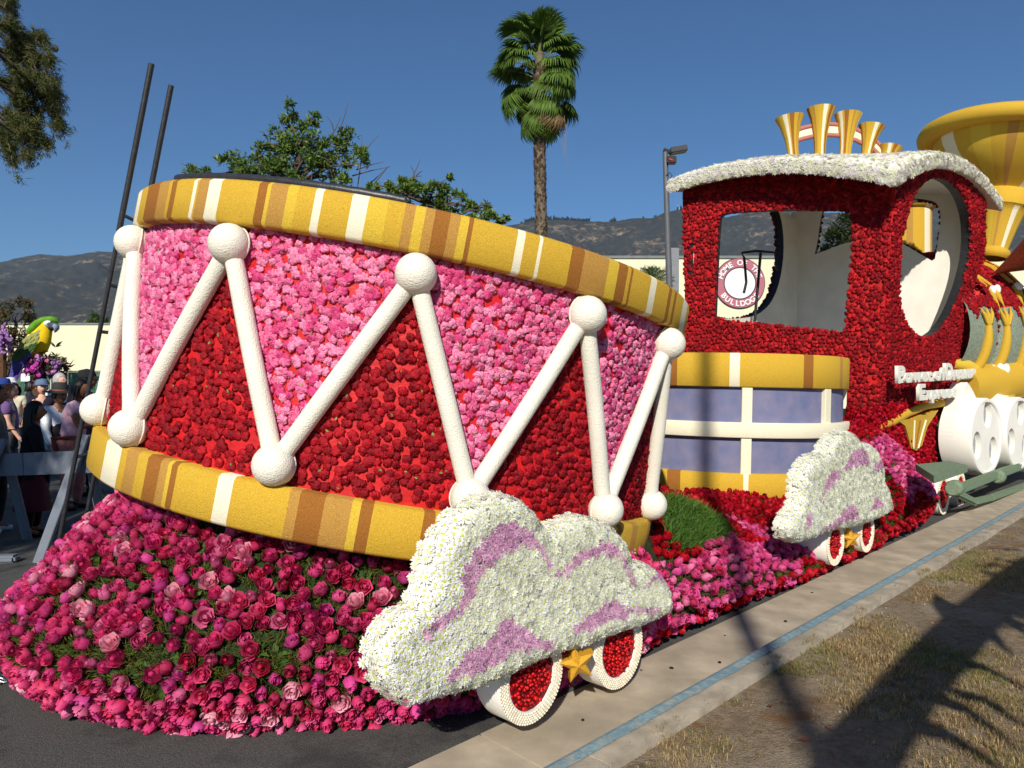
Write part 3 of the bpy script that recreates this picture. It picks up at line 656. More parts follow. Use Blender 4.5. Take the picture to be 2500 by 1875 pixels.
# ------------------------------------------------------------------ clouds on wheels
def inpoly(x, y, poly):
    c = False; n = len(poly)
    for i in range(n):
        x1, y1 = poly[i]; x2, y2 = poly[i-1]
        if (y1 > y) != (y2 > y) and x < (x2-x1)*(y-y1)/(y2-y1)+x1: c = not c
    return c
def edge_d(x, y, poly):
    best, dirn = 1e9, (0, 0)
    for i in range(len(poly)):
        x1, y1 = poly[i-1]; x2, y2 = poly[i]; dx, dy = x2-x1, y2-y1; t_ = max(0, min(1, ((x-x1)*dx+(y-y1)*dy)/(dx*dx+dy*dy+1e-12)))
        ex, ey = x1+dx*t_-x, y1+dy*t_-y; d = math.hypot(ex, ey)
        if d < best: best = d; dirn = (ex/(d+1e-9), ey/(d+1e-9))
    return best, dirn
def cloud(name, label, org, scl, outline, purple, wp, rad, size, spacing, nsingle):
    P2 = lambda q: toS(hit_w(org[0]+q[0]/scl, org[1]+q[1]/scl, wp-.05))
    ol = [P2(q) for q in outline]; ol = [(a, c) for a, _, c in ol]; pu = [[(P2(q)[0], P2(q)[2]) for q in pg] for pg in purple]
    cs, cz = sum(p[0] for p in ol)/len(ol), sum(p[1] for p in ol)/len(ol)
    ol = [(cs+(x-cs)*.982, cz+(z-cz)*.975) for x, z in ol]
    t_ = thing(name, label, "cloud panel", S(cs, wp-.2, 0))
    b = MB(); rows = []
    for f, dw in ((1, -rad*1.6), (1, -rad), (.985, -rad*.6), (.95, -rad*.32), (.88, -.12*rad), (.7, -.02), (.35, 0), (.02, 0)):
        rows.append([S(cs+(x-cs)*f*.985, wp+dw-.012, cz+(z-cz)*f*.985) for x, z in ol])
    b.grid(rows, close_u=True); n = len(ol); b.add(rows[0], [list(range(n))]); b.build("body", M_white, t_, smooth=70)
    Pc, Nc, Sc, Ic = [], [], [], []; x0, x1 = min(p[0] for p in ol), max(p[0] for p in ol); z0, z1 = min(p[1] for p in ol), max(p[1] for p in ol)
    zrow = z0; r_ = 0
    while zrow < z1:
        x = x0+spacing*.5*(r_ % 2)
        while x < x1:
            xx, zz_ = x+rnd.gauss(0, spacing*.18), zrow+rnd.gauss(0, spacing*.18)
            if inpoly(xx, zz_, ol):
                d, (ex, ez) = edge_d(xx, zz_, ol); g = 1-min(d/rad, 1); 
                nn = EW*math.sqrt(max(0.02, 1-g*g))+(ES*ex+EZ*ez)*g
                Pc.append(S(xx, wp-rad*(1-math.sqrt(max(0, 1-g*g))), zz_)); Nc.append(nn+Vector((rnd.gauss(0, .14), rnd.gauss(0, .14), rnd.gauss(0, .14)))); Sc.append(size*rnd.uniform(.85, 1.15))
                if any(inpoly(xx, zz_, q) for q in pu): Ic.append(8+rnd.randrange(5))
                else: Ic.append(rnd.randrange(3) if xx < cs-.22*(x1-x0) or mnoise.noise(Vector((xx*3, zz_*3, 5))) > .32 else 3+rnd.randrange(5))
            x += spacing
        zrow += spacing*.86; r_ += 1
    for i in range(len(ol)):                    # flowers round the edge
        (xa, za), (xb, zb) = ol[i-1], ol[i]; ln = math.hypot(xb-xa, zb-za); k = max(1, int(ln/spacing))
        ox, oz = (zb-za)/(ln+1e-9), -(xb-xa)/(ln+1e-9)
        if inpoly((xa+xb)/2+ox*.01, (za+zb)/2+oz*.01, ol): ox, oz = -ox, -oz
        for j in range(k):
            for dw in (rad, rad+.05):
                f = (j+rnd.random())/k; Pc.append(S(xa+(xb-xa)*f, wp-dw+.01, za+(zb-za)*f)); Nc.append(ES*ox+EZ*oz+EW*rnd.gauss(.3, .25)); Sc.append(size*rnd.uniform(.8, 1.1)); Ic.append(rnd.randrange(8))
    flowers(t_, "chrysanthemum", "more_chrysanthemums", V_mum, Pc, Nc, Sc, MUMM, nsingle, np.array(Ic))
    return t_
WH = L(244, 244, 236)
V_mum = [mum(WH, L(206, 212, 96), L(246, 246, 240)) for _ in range(3)]+[mum(L(238, 238, 222), L(214, 218, 140), L(246, 246, 236), 14, 12) for _ in range(5)]+[mum(L(220, 166, 198), L(222, 184, 196), L(234, 194, 214), 14, 12) for _ in range(3)]+[mum(L(208, 148, 186), L(212, 172, 186), L(224, 176, 204), 14, 12) for _ in range(2)]
OL1 = [(960,135),(1060,170),(1130,230),(1185,310),(1235,375),(1290,335),(1380,290),(1470,275),(1560,300),(1640,340),(1700,410),(1745,500),(1755,575),(1830,570),(1900,600),(1960,660),(2000,750),(2005,850),(1980,900),(1900,935),(1800,975),(1650,1025),(1500,1080),(1350,1125),(1200,1180),(1050,1250),(900,1320),(750,1370),(600,1405),(480,1440),(370,1475),(290,1450),(230,1400),(170,1330),(140,1250),(135,1160),(170,1050),(230,960),(310,890),(400,845),(430,740),(460,650),(490,540),(520,450),(570,380),(640,290),(720,220),(820,160)]
PU1 = [[(400,1030),(430,960),(500,890),(580,850),(640,830),(650,740),(650,640),(690,540),(740,470),(810,400),(880,340),(960,310),(1030,320),(1090,370),(1130,420),(1160,480),(1200,580),(1220,640),(1270,610),(1330,560),(1410,490),(1500,440),(1580,440),(1640,490),(1690,580),(1730,660),(1745,740),(1710,690),(1680,610),(1640,540),(1560,500),(1480,520),(1400,560),(1300,620),(1220,660),(1190,610),(1150,510),(1090,450),(1010,460),(940,500),(860,560),(800,600),(750,640),(730,740),(680,830),(650,900),(560,930),(480,980),(430,1050)],
 [(560,1290),(590,1210),(680,1130),(790,1070),(850,980),(900,920),(970,920),(1030,950),(1080,1000),(1150,1020),(1230,1060),(1210,1085),(1080,1090),(950,1120),(830,1190),(700,1240)],
 [(1320,990),(1380,920),(1480,870),(1540,800),(1620,790),(1670,840),(1780,840),(1890,840),(1890,860),(1780,870),(1680,890),(1560,930),(1450,970)], [(1800,680),(1850,640),(1910,630),(1960,680),(1940,690),(1870,680),(1810,710)]]
cl_a = cloud("cloud_panel", "large white chrysanthemum cloud with mauve swirls in front of the giant drum", (850, 1150), 2.5518, OL1, PU1, 2.15, .075, .0265, .0275, 300)
OL2 = [(1690,160),(1760,190),(1815,265),(1880,270),(1930,310),(1975,400),(1990,480),(1990,560),(2030,640),(2050,720),(2075,810),(2000,865),(1880,920),(1750,955),(1600,980),(1480,1020),(1390,1060),(1290,1085),(1200,1045),(1180,970),(1215,880),(1285,800),(1300,700),(1300,600),(1320,500),(1370,430),(1430,370),(1510,350),(1550,270),(1610,200)]
PU2 = [[(1640,490),(1660,410),(1720,330),(1790,310),(1830,360),(1850,440),(1780,450),(1700,470)],[(1440,740),(1470,640),(1530,510),(1600,470),(1600,540),(1530,620),(1480,680)],[(1860,500),(1900,430),(1950,400),(1970,460),(1920,490)],[(1450,970),(1550,900),(1630,830),(1670,760),(1710,770),(1770,850),(1740,880),(1640,900),(1560,950)],[(1830,830),(1870,770),(1900,710),(1940,740),(1985,780),(1900,800)],[(1325,960),(1335,870),(1375,840),(1370,930)]]
cl_b = cloud("cloud_panel", "smaller white cloud panel with mauve patches beside the lavender drum", (1550, 1000), 3.3185, OL2, PU2, 2.07, .07, .027, .030, 300)
# wheels
M_bean = mat("cream beans", L(232, 222, 196), .5, .1, 40, .1, 100); M_berryback = mat("dark berry backing", L(110, 8, 14), .6, .3, 60); M_berry = mat("cranberries", L(176, 18, 22), .28, .45, 55, 0, 1, spec=.6)
ico = bmesh.new(); bmesh.ops.create_icosphere(ico, subdivisions=2, radius=1); ico.verts.index_update()
ICO = (np.array([v.co[:] for v in ico.verts]), np.array([[v.index for v in f.verts] for f in ico.faces])); ico.free()
ico = bmesh.new(); bmesh.ops.create_icosphere(ico, subdivisions=1, radius=1); ico.verts.index_update()
ICO1 = (np.array([v.co[:] for v in ico.verts]), np.array([[v.index for v in f.verts] for f in ico.faces])); ico.free()
BER = petal_mat("cranberry skin", .25, 0); BEAN = petal_mat("bean skin", .5, 0)
def berry_var(c, q): return (q[0], q[1], np.tile(np.array(c), (len(q[0]), 1)))
V_ber = [berry_var(L(*c), ICO1) for c in ((196, 20, 24), (170, 14, 20), (210, 34, 30), (120, 8, 18), (184, 18, 30))]
V_bean = [(q*np.array([1, .68, .5]), t_, c) for q, t_, c in (berry_var(L(*k), ICO1) for k in ((236, 226, 200), (226, 214, 186), (242, 234, 212)))]
def wheel(par, c, R, th, nb=1.0, ax=EW):
    b = MB(); r0 = R*.72
    b.lathe(c-ax*th, ax, [(.001, 0), (R*.94, 0), (R, .03), (R, th-.02), (R*.97, th), (r0, th), (r0, th-.012)], 48, xref=EZ); t_ = b.build("wheel", M_white2, par, smooth=35)
    b = MB(); b.lathe(c-ax*.014, ax, [(R*.74, 0), (.001, .004)], 40, xref=EZ); b.build("hub_face", M_berryback, t_)
    P, Nn, Sc, = [], [], []; rad = R*.74; br = .0098*nb; r = 0.0
    while r < rad:
        k = max(1, int(2*math.pi*r/(br*1.95)))
        for i in range(k):
            a = 2*math.pi*i/k+rnd.random()*.4; P.append(c-ax*.014+(ES*math.cos(a)+EZ*math.sin(a))*(r+rnd.gauss(0, .0012))+ax*(rnd.gauss(0, .004)+.012*(1-(r/rad)**2))); Nn.append((rnd.gauss(0, 1), rnd.gauss(0, 1), rnd.gauss(0, 1))); Sc.append(br*rnd.uniform(.85, 1.12))
        r += br*1.72
    stuff_obj("cranberries", V_ber, P, Nn, Sc, BER, t_, smooth=True)
    V, T, C, o_ = [], [], [], 0; rings = 5; r_a, r_b = R*.775, R*.985
    for j in range(rings):
        r = r_a+(r_b-r_a)*j/(rings-1); k = int(2*math.pi*r/(.0165*nb))
        for i in range(k):
            a = 2*math.pi*(i+.5*(j % 2))/k; v, tt, cc = V_bean[rnd.randrange(3)]; tg = np.array(-ES*math.sin(a)+EZ*math.cos(a)); rd = np.array(ES*math.cos(a)+EZ*math.sin(a)); sc = .0088*nb*rnd.uniform(.92, 1.08)
            V.append((v[:, :1]*tg+v[:, 1:2]*rd*.95+v[:, 2:]*np.array(ax))*sc+np.array(c+ax*.001)+rd*r); T.append(tt+o_); C.append(cc); o_ += len(v)
    V = np.concatenate(V); m_ = V.mean(0); kind(link("beans", np_mesh("beans", V-m_, np.concatenate(T), np.concatenate(C), True, BEAN), Vector(m_), t_), 'stuff')
    return t_
wheel(cl_a, hit_w(1300, 1655, 2.06), .205, .17)
wheel(cl_a, hit_w(1513, 1585, 2.06), .200, .17)
wheel(cl_b, hit_w(2040, 1327, 1.96), .180, .36, 1.3)
wheel(cl_b, hit_w(2117, 1300, 1.96), .175, .36, 1.3)
def star(par, c, r, tilt):
    b = MB(); o_ = []; ax = (EW*.75-ES*.66).normalized(); sx_ = EZ.cross(ax)
    for i in range(10):
        a = math.pi/2+tilt+i*math.pi/5; q = r if i % 2 == 0 else r*.42; o_.append(c+(sx_*math.cos(a)+EZ*math.sin(a))*q)
    n = 10; b.add(o_+[c+ax*.035]+[p-ax*.07 for p in o_], [[i, (i+1) % n, n] for i in range(n)]+[[i, n+1+i, n+1+(i+1) % n, (i+1) % n] for i in range(n)]+[[n+1+i for i in range(n)]])
    b.tube([c-ax*.06, c-ax*.3], .02, 8)
    b.build("gold_star", mat("gold glitter seed", L(212, 158, 44), .5, .25, 200, .4, 300), par)
star(cl_a, hit_w(1410, 1622, 2.12), .092, .25)
star(cl_b, hit_w(2079, 1316, 2.0), .09, .1)

# ------------------------------------------------------------------ middle and front flower beds
PROF = [(1.62, .03), (1.80, .08), (1.88, .2), (1.80, .34), (1.62, .5), (1.40, .64), (1.15, .76), (.85, .86), (.4, .9)]
def bed_pt(s_, tt, bulge=1.0, zs=1.0, win=0.0):
    x = tt*(len(PROF)-1); i = min(int(x), len(PROF)-2); f = x-i
    return S(s_, (PROF[i][0]*(1-f)+PROF[i+1][0]*f)*bulge-win, (PROF[i][1]*(1-f)+PROF[i+1][1]*f)*zs)
def bed(name, label, s0, s1, fn, colour, seed, step, keep=lambda p: True, mossfn=None, size=(.035, .045), ncand=30000):
    t_ = thing(name, label, "flower bed", S((s0+s1)/2, .9, 0)); ns = 30
    b = MB(); b.grid([[fn(s0+(s1-s0)*i/ns, k/14)-EW*.015 for k in range(15)] for i in range(ns+1)])
    for sgn, s_ in ((0, s0), (1, s1)):
        row = [fn(s_, k/14)-EW*.015 for k in range(15)]; b.add(row+[S(s_, .4, 0)], [list(range(16))])
    b.build("moss_bed", M_moss, t_, smooth=60)
    P, Nn = [], []; r = random.Random(seed)
    for _ in range(ncand):
        s_, tt = r.uniform(s0, s1), r.uniform(.08, .98); p = fn(s_, tt); a = fn(s_+.02, tt)-p; c = fn(s_, min(.999, tt+.01))-p; nn = a.cross(c).normalized()
        if nn.dot(EW+EZ*.6) < 0: nn = -nn
        if keep(p): P.append(p); Nn.append(nn)
    P, Nn = poisson(P, Nn, step)
    Q, QN, QS, QI = [], [], [], []
    for p, nn in zip(P, Nn):
        Q.append(p+nn*r.uniform(.005, .03)); QN.append(nn+Vector((r.gauss(0, .3), r.gauss(0, .3), r.gauss(.1, .3)))); QS.append(r.uniform(*size))
        QI.append(r.randrange(12) if colour(p) == 'r' else 12+r.randrange(14))
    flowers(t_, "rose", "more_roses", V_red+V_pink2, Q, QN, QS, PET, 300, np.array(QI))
    Pf, Nf = [], []
    for _ in range(5200):
        s_, tt = r.uniform(s0, s1), r.uniform(.05, .98); p = fn(s_, tt)
        Pf.append(p); Nf.append(EW*.6+EZ*.7+Vector((r.gauss(0, .4), r.gauss(0, .4), 0)))
    stuff_obj("fern", FERN, Pf, Nf, [r.uniform(.028, .05) for _ in Pf], LEAF, t_)
    if mossfn:
        Pm, Nm = [], []
        for _ in range(14000):
            s_, tt = r.uniform(s0, s1), r.uniform(.3, .98); p = fn(s_, tt)
            if mossfn(p): Pm.append(p+EZ*.01); Nm.append(EW*.5+EZ*.8+Vector((r.gauss(0, .5), r.gauss(0, .5), 0)))
        stuff_obj("asparagus_fern", GFERN, Pm, Nm, [r.uniform(.05, .10) for _ in Pm], LEAF, t_)
    return t_
GFERN = [blade_tuft([L(76, 112, 40), L(60, 94, 34), L(100, 132, 52)], 12, .7, .04) for _ in range(5)]
def proj(p): return 1250+F*p.x/p.y, 938+F*(CZ-p.z)/p.y
MOSS = [hit(u, v, S(0, 1.49, .6), (EW*.62+EZ*.78).normalized()) for u, v in ((1618, 1195), (1690, 1190), (1745, 1215), (1775, 1275), (1775, 1310), (1712, 1340), (1655, 1355), (1625, 1310), (1606, 1250))]
MOSS = [toS(p)[:2] for p in MOSS]
def moss_in(p): s_, w_, _ = toS(p); return inpoly(s_, w_, MOSS)
def col2(p):
    s_, w_, z = toS(p); nz = .12*mnoise.noise(p*2.5)
    return 'p' if (z+nz < .52-.06*s_ and (z+nz*.5 > .15 or rnd.random() < .3) and s_ < 3.0+nz*3) else 'r'
def fn2(s_, tt):
    f = max(0, min(1, (s_-1.5)/1.1)); f = f*f*(3-2*f); return bed_pt(s_, tt, 1.0, 1.0-.42*f)
mid_t = bed("rose_bed", "middle float bed of red and pink roses around a green fern patch", .2, 4.4, fn2, col2, 3, .055, lambda p: not moss_in(p) and toS(p)[0] > .2, moss_in)
def fn3(s_, tt):
    f = max(0, min(1, (s_-4.35)/.5)); e = max(0, (s_-5.5)/.95); return bed_pt(s_, tt, 1.0+.04*f, 1.0+.55*f*(1-.3*e), .25*e*e)
def col3(p):
    s_, w_, z = toS(p); nz = .15*mnoise.noise(p*2.5)
    return 'p' if (.36 < z+nz < .95 and 4.9 < s_+nz and z < 1.05) else 'r'
bed("rose_bed", "front float bed of red roses with a bright pink heart below the cab", 4.35, 6.45, fn3, col3, 4, .055, size=(.034, .043))

# ------------------------------------------------------------------ lavender drum
BC = Vector((2.39, 8.65, 0)); BR = 1.39; tl = math.radians(1.2); BA = Vector((math.sin(tl), 0, math.cos(tl)))
bt = thing("lavender_drum", "upright lavender drum with white grid bands and gold rims", "parade drum", BC)
BU = (BC-Vector((0, 0, 0))); BU.z = 0; BU = -BU.normalized(); BV = BA.cross(BU)      # BU points back to the street corner it faces
def bp(a, h, r): return BC+BA*h+(BU*math.cos(a)+BV*math.sin(a))*r
b = MB(); b.lathe(BC, BA, [(BR-.05, .45), (BR-.05, 1.88)], 96, xref=BU); b.build("shell", M_lav, bt, smooth=60)
def brim(name, h0, h1, cuts):
    b = MB(); pf = [(BR-.07, h0), (BR-.008, h0), (BR+.004, h0+.012), (BR+.004, h1-.012), (BR-.008, h1), (BR-.2, h1)]
    q = -math.pi
    for a, wd, m in sorted(cuts):
        if a > q: n = max(2, int((a-q)/.06)); b.lathe(BC, BA, pf, n, 0, xref=BU, a0=q, a1=a)
        b.lathe(BC, BA, pf, 3, m, xref=BU, a0=a, a1=a+wd); q = a+wd
    b.lathe(BC, BA, pf, 20, 0, xref=BU, a0=q, a1=math.pi); return b.build(name, STRIPE, bt, smooth=50)
brim("upper_rim", 1.565, 1.905, [(-.42, .12, 2), (.07, .07, 4), (.62, .09, 2), (1.05, .06, 3), (-1.0, .1, 4), (1.6, .1, 4), (-1.8, .15, 3)])
brim("lower_rim", .436, .712, [(-.36, .1, 2), (.18, .035, 4), (.8, .08, 2), (-.9, .08, 4), (1.4, .08, 4)])
b = MB(); b.lathe(BC, BA, [(BR-.19, 1.895), (.001, 1.9)], 64, xref=BU); b.build("drumhead", M_dark, bt)
b = MB(); b.lathe(BC, BA, [(BR-.06, .46), (.001, .46)], 64, xref=BU); b.build("underside", M_dark, bt)
b = MB(); b.lathe(BC, BA, [(BR-.06, 1.068), (BR+.012, 1.068), (BR+.018, 1.08), (BR+.018, 1.205), (BR+.012, 1.217), (BR-.06, 1.217)], 96, xref=BU); b.build("middle_band", M_cream, bt, smooth=40)
for i in range(9):
    a = math.radians(11.3+40*i)
    for h0, h1 in ((1.212, 1.57), (.705, 1.072)):
        b = MB(); wd = .052/BR; b.grid([[bp(a+wd*k, h, BR-.05) for k in (-1, 1)] for h in (h0, h1)]); 
        b = MB(); pr = [(BR-.06, -wd), (BR-.01, -wd), (BR-.004, -wd*.9), (BR-.004, wd*.9), (BR-.01, wd), (BR-.06, wd)]
        b.grid([[bp(a+k, h0+(h1-h0)*j, r) for r, k in pr] for j in (0, 1)]); b.build("upright_band", M_cream, bt)
b = MB(); b.lathe(BC, EZ, [(1.0, .1), (1.0, .5)], 32); b.build("pedestal", M_dark, bt)
# chassis under the middle and front of the float
b = MB(); b.box(S(3.6, -.3, .22), 6.6, 2.0, .28, (ES, EW, EZ)); tag(b.build("float_chassis", M_dark), "dark low chassis hidden under the middle flower beds", "chassis")

# ------------------------------------------------------------------ locomotive
NB, NT = px(2132, 1040, 9.0), px(2187, 452, 8.85); LM = px(1673, 700, 10.4); FM = px(2385, 700, 11.4)
rn = (NT-NB).cross(LM-NB).normalized(); rn = rn if rn.dot(NB) < 0 else -rn
sn = (NT-NB).cross(FM-NB).normalized(); sn = sn if sn.dot(NB) < 0 else -sn
lo = thing("locomotive", "red flower covered toy locomotive with white roof and gold funnel", "locomotive", S(7.5, 0, 0))
RF = [carnation(L(136, 6, 18), L(172, 14, 28), 7, .8) for _ in range(4)]+[carnation(L(104, 4, 12), L(144, 8, 20), 7, .8) for _ in range(4)]+[carnation(L(184, 20, 28), L(200, 34, 38), 7, .8)]
def resample(poly, n):
    out = []; m = len(poly); ls = [(poly[(i+1) % m]-poly[i]).length for i in range(m)]; tot = sum(ls); i, acc = 0, 0
    for k in range(n):
        d = tot*k/n
        while acc+ls[i] < d: acc += ls[i]; i += 1
        out.append(poly[i].lerp(poly[(i+1) % m], (d-acc)/ls[i]))
    return out
def smooth_poly(poly, it=2):
    for _ in range(it):
        q = []
        for i in range(len(poly)): a, c = poly[i], poly[(i+1) % len(poly)]; q += [a.lerp(c, .25), a.lerp(c, .75)]
        poly = q
    return poly
def panel(name, p0, n_, outer, hole, th, mats, par, sm=2):
    """flat wall with one opening; outer face, inner face, reveal"""
    n_ = n_.normalized(); U = n_.cross(EZ).normalized(); V = U.cross(n_); V = V if V.z > 0 else -V
    hp = smooth_poly(hole, sm) if sm else hole; c = sum(hp, Vector())/len(hp)
    ang = lambda p: math.atan2((p-c).dot(V), (p-c).dot(U))
    def ray_poly(a, poly):
        d = U*math.cos(a)+V*math.sin(a); best = None
        for i in range(len(poly)):
            A, B = poly[i]-c, poly[(i+1) % len(poly)]-c; ax_, ay, bx, by = A.dot(U), A.dot(V), B.dot(U), B.dot(V); dx, dy = math.cos(a), math.sin(a)
            den = (bx-ax_)*dy-(by-ay)*dx
            if abs(den) < 1e-12: continue
            t_ = (ax_*dy-ay*dx)/-den
            if -1e-6 <= t_ <= 1+1e-6:
                r = (ax_+(bx-ax_)*t_)*dx+(ay+(by-ay)*t_)*dy
                if r > 1e-6: best = r if best is None else max(best, r)
        return c+d*best
    angs = sorted(set([round(ang(p), 5) for p in hp]+[round(ang(p), 5) for p in outer]+[round(-math.pi+2*math.pi*k/72, 5) for k in range(72)]))
    inn = [ray_poly(a, hp) for a in angs]; out = [ray_poly(a, outer) for a in angs]; k = len(angs); b = MB()
    ii = [p-n_*th for p in inn]; oi = [p-n_*th for p in out]
    b.grid([inn, out], 0, True); b.grid([oi, ii], 1, True); b.grid([inn, ii], 2, True); b.grid([out, oi], 0, True)
    return b.build(name, mats, par), hp
def wall_flowers(par, p0, n_, outer, hole, spacing, size, nsingle, edge=0):
    n_ = n_.normalized(); U = n_.cross(EZ).normalized(); V = U.cross(n_); V = V if V.z > 0 else -V
    o2 = [((p-p0).dot(U), (p-p0).dot(V)) for p in outer]; h2 = [((p-p0).dot(U), (p-p0).dot(V)) for p in hole]
    x0, x1, y0, y1 = min(p[0] for p in o2), max(p[0] for p in o2), min(p[1] for p in o2), max(p[1] for p in o2); P, Nn, Sc = [], [], []
    y = y0; r_ = 0
    while y < y1:
        x = x0+spacing*.5*(r_ % 2)
        while x < x1:
            xx, yy = x+rnd.gauss(0, spacing*.2), y+rnd.gauss(0, spacing*.2)
            if inpoly(xx, yy, o2) and not inpoly(xx, yy, h2) and rnd.random() > .04+.05*(mnoise.noise(Vector((xx*2, yy*2, 1))) > .2):
                P.append(p0+U*xx+V*yy+n_*.004); Nn.append(n_+Vector((rnd.gauss(0, .25), rnd.gauss(0, .25), rnd.gauss(.0, .25)))); Sc.append(size*rnd.uniform(.85, 1.15))
            x += spacing
        y += spacing*.87; r_ += 1
    for i in range(len(hole)):                 # flowers hugging the window edge
        a, c = hole[i-1], hole[i]
        for _ in range(max(1, int((c-a).length/spacing))): P.append(a.lerp(c, rnd.random())-n_*.01); Nn.append(n_+Vector((rnd.gauss(0, .4), rnd.gauss(0, .4), rnd.gauss(0, .4)))); Sc.append(size*.9)
    flowers(par, "red_carnation", "more_red_carnations", RF, P, Nn, Sc, CARN, nsingle)
def walls(name, p0, n_, opx, hpx, th=.13, spacing=.052, size=.031, nsingle=150, sm=2):
    outer = [hit(u, v, p0, n_) for u, v in opx]; hole = [hit(u, v, p0, n_) for u, v in hpx]
    o_, hp = panel(name, p0, n_, outer, hole, th, [M_redbase2, M_inner, M_black], lo, sm); wall_flowers(lo, p0, n_, outer, hp, spacing, size, nsingle); return outer, hp
rear_o, rear_h = walls("rear_wall", NB, rn, [(1666, 470), (1760, 430), (1900, 405), (2060, 420), (2187, 448), (2175, 580), (2160, 740), (2145, 900), (2132, 1040), (1900, 1000), (1668, 960), (1672, 700)],
    [(1742, 779), (1743, 760), (1748, 630), (1753, 545), (1756, 524), (1785, 517), (1915, 511), (2005, 512), (2060, 512), (2081, 524), (2082, 586), (2076, 672), (2064, 800), (2062, 813), (2045, 811), (1900, 796)], sm=1)
side_o, side_h = walls("side_wall", NB, sn, [(2187, 452), (2230, 415), (2290, 395), (2350, 430), (2405, 490), (2402, 630), (2353, 758), (2338, 886), (2328, 975), (2255, 985), (2200, 1010), (2132, 1040), (2148, 880), (2165, 700), (2178, 560)],
    [(2289, 428), (2335, 450), (2362, 500), (2372, 565), (2366, 640), (2340, 730), (2305, 800), (2262, 832), (2222, 812), (2198, 760), (2192, 690), (2200, 580), (2225, 480), (2255, 440)], sm=2)
# far side wall and front wall, seen through the openings
LFB = Vector((LM.x, LM.y, 1.2))+Vector((2.43, 2.4, 0)); ln = (Vector((2.43, 2.4, 0))).cross(EZ).normalized(); ln = ln if ln.dot(Vector((-1, 1, 0))) > 0 else -ln
Lp = Vector((LM.x, LM.y, 1.2))+Vector((.12, .12, 0)); Fp = Vector((FM.x, FM.y, 1.2)); LF = Vector((LFB.x, LFB.y, 1.2))
def wall_plain(name, A, B, n_, z0, z1, hpx, par, sm=2, arch=.15, outer=None):
    outer = outer or [Vector((A.x, A.y, z0)), Vector((B.x, B.y, z0)), Vector((B.x, B.y, z1)), A.lerp(B, .5).xy.to_3d()+EZ*(z1+arch), Vector((A.x, A.y, z1))]
    hole = [hit(u, v, A+n_*-.13, n_) for u, v in hpx]; hole = [p+n_*.13 for p in hole]
    o_, hp = panel(name, A, n_, outer, hole, .13, [M_redbase2, M_inner, M_black], par, sm); return outer, hp
lo_o, lo_h = wall_plain("far_side_wall", Lp, LF, ln, 1.2, 4.4, [(1700, 508), (1760, 480), (1830, 470), (1890, 490), (1912, 545), (1914, 640), (1893, 728), (1852, 772), (1790, 780), (1735, 776), (1700, 745), (1690, 640)], lo)
wall_flowers(lo, Lp, ln, lo_o, lo_h, .06, .034, 0)
fn_ = (Fp-LF).cross(EZ).normalized(); fn_ = fn_ if fn_.dot(ES) > 0 else -fn_
fo, fh = wall_plain("front_wall", LF, Fp, fn_, 1.2, 4.55, [(1986, 632), (2020, 606), (2080, 590), (2140, 582), (2200, 592), (2245, 615), (2280, 647), (2290, 590), (2298, 535), (2292, 500), (2270, 488), (2200, 482), (2130, 480), (2060, 484), (2012, 496), (2002, 540), (1996, 590)], lo, 1, outer=[LF.copy(), hit(2316, 975, LF, fn_), hit(2342, 760, LF, fn_), hit(2388, 640, LF, fn_), hit(2392, 480, LF, fn_), LF.lerp(Fp, .5)+EZ*3.5, LF+EZ*3.35])
wall_flowers(lo, LF, fn_, fo, fh, .06, .034, 0)
b = MB(); b.add([Vector((NB.x, NB.y, 1.3)), Fp+EZ*.1, LF+EZ*.1, Lp+EZ*.1], [[0, 1, 2, 3]]); b.build("cab_floor", M_inner, lo)
# roof
Tn, Tl, Tf = px(2187, 454, 8.35), px(1632, 470, 10.3), px(2444, 516, 11.6); Tb = Tl+Tf-Tn
def roof(a, k, up=0.0):
    p = Tl*(1-a)*(1-k)+Tn*a*(1-k)+Tb*(1-a)*k+Tf*a*k
    z = .21*4*a*(1-a)*(1-.25*k)+.42*4*k*(1-k)*(a**3)+.12*4*k*(1-k)*(1-a)
    return p+EZ*(z+up)
NA, NK = 40, 30
def upoff(a, k): e = min(a, 1-a, k, 1-k); return .20*math.sqrt(max(0, 1-(1-min(1, e/.05))**2))*.40+.13
top = [[roof(i/NA, j/NK, upoff(i/NA, j/NK)) for j in range(NK+1)] for i in range(NA+1)]; bot = [[roof(i/NA, j/NK) for j in range(NK+1)] for i in range(NA+1)]
b = MB(); b.grid(top); b.grid(bot, 1); edge = lambda g: g[0]+[r[-1] for r in g[1:]]+g[-1][-2::-1]+[r[0] for r in g[-2:0:-1]]
b.grid([edge(top), edge(bot)], 0, True); rf = b.build("roof", [M_white, M_inner], lo, smooth=50)
WR = [mum(L(236, 234, 222), L(220, 220, 150), L(240, 240, 230), 9, 6) for _ in range(3)]+[mum(L(226, 226, 200), L(210, 212, 130), L(236, 236, 220), 9, 6) for _ in range(3)]+[mum(L(232, 222, 226), L(226, 214, 220), L(240, 234, 236), 9, 6) for _ in range(2)]
P, Nn = [], []
for _ in range(5200):
    a, k = rnd.random(), rnd.random(); u_ = upoff(a, k); p = roof(a, k, u_); e1 = roof(a+.01, k, upoff(min(1, a+.01), k))-p; e2 = roof(a, k+.01, upoff(a, min(1, k+.01)))-p; nn = e1.cross(e2).normalized(); nn = nn if nn.z > 0 else -nn
    P.append(p); Nn.append(nn+Vector((rnd.gauss(0, .3), rnd.gauss(0, .3), rnd.gauss(0, .3))))
for _ in range(2300):
    q = rnd.random(); f = rnd.random()
    if rnd.random() < .5: p = roof(q, 0, .16*f); nn = rn
    else: p = roof(1, q, .16*f); nn = sn
    P.append(p+nn*.01); Nn.append(nn+EZ*(f-.5)*1.2+Vector((rnd.gauss(0, .3), rnd.gauss(0, .3), rnd.gauss(0, .3))))
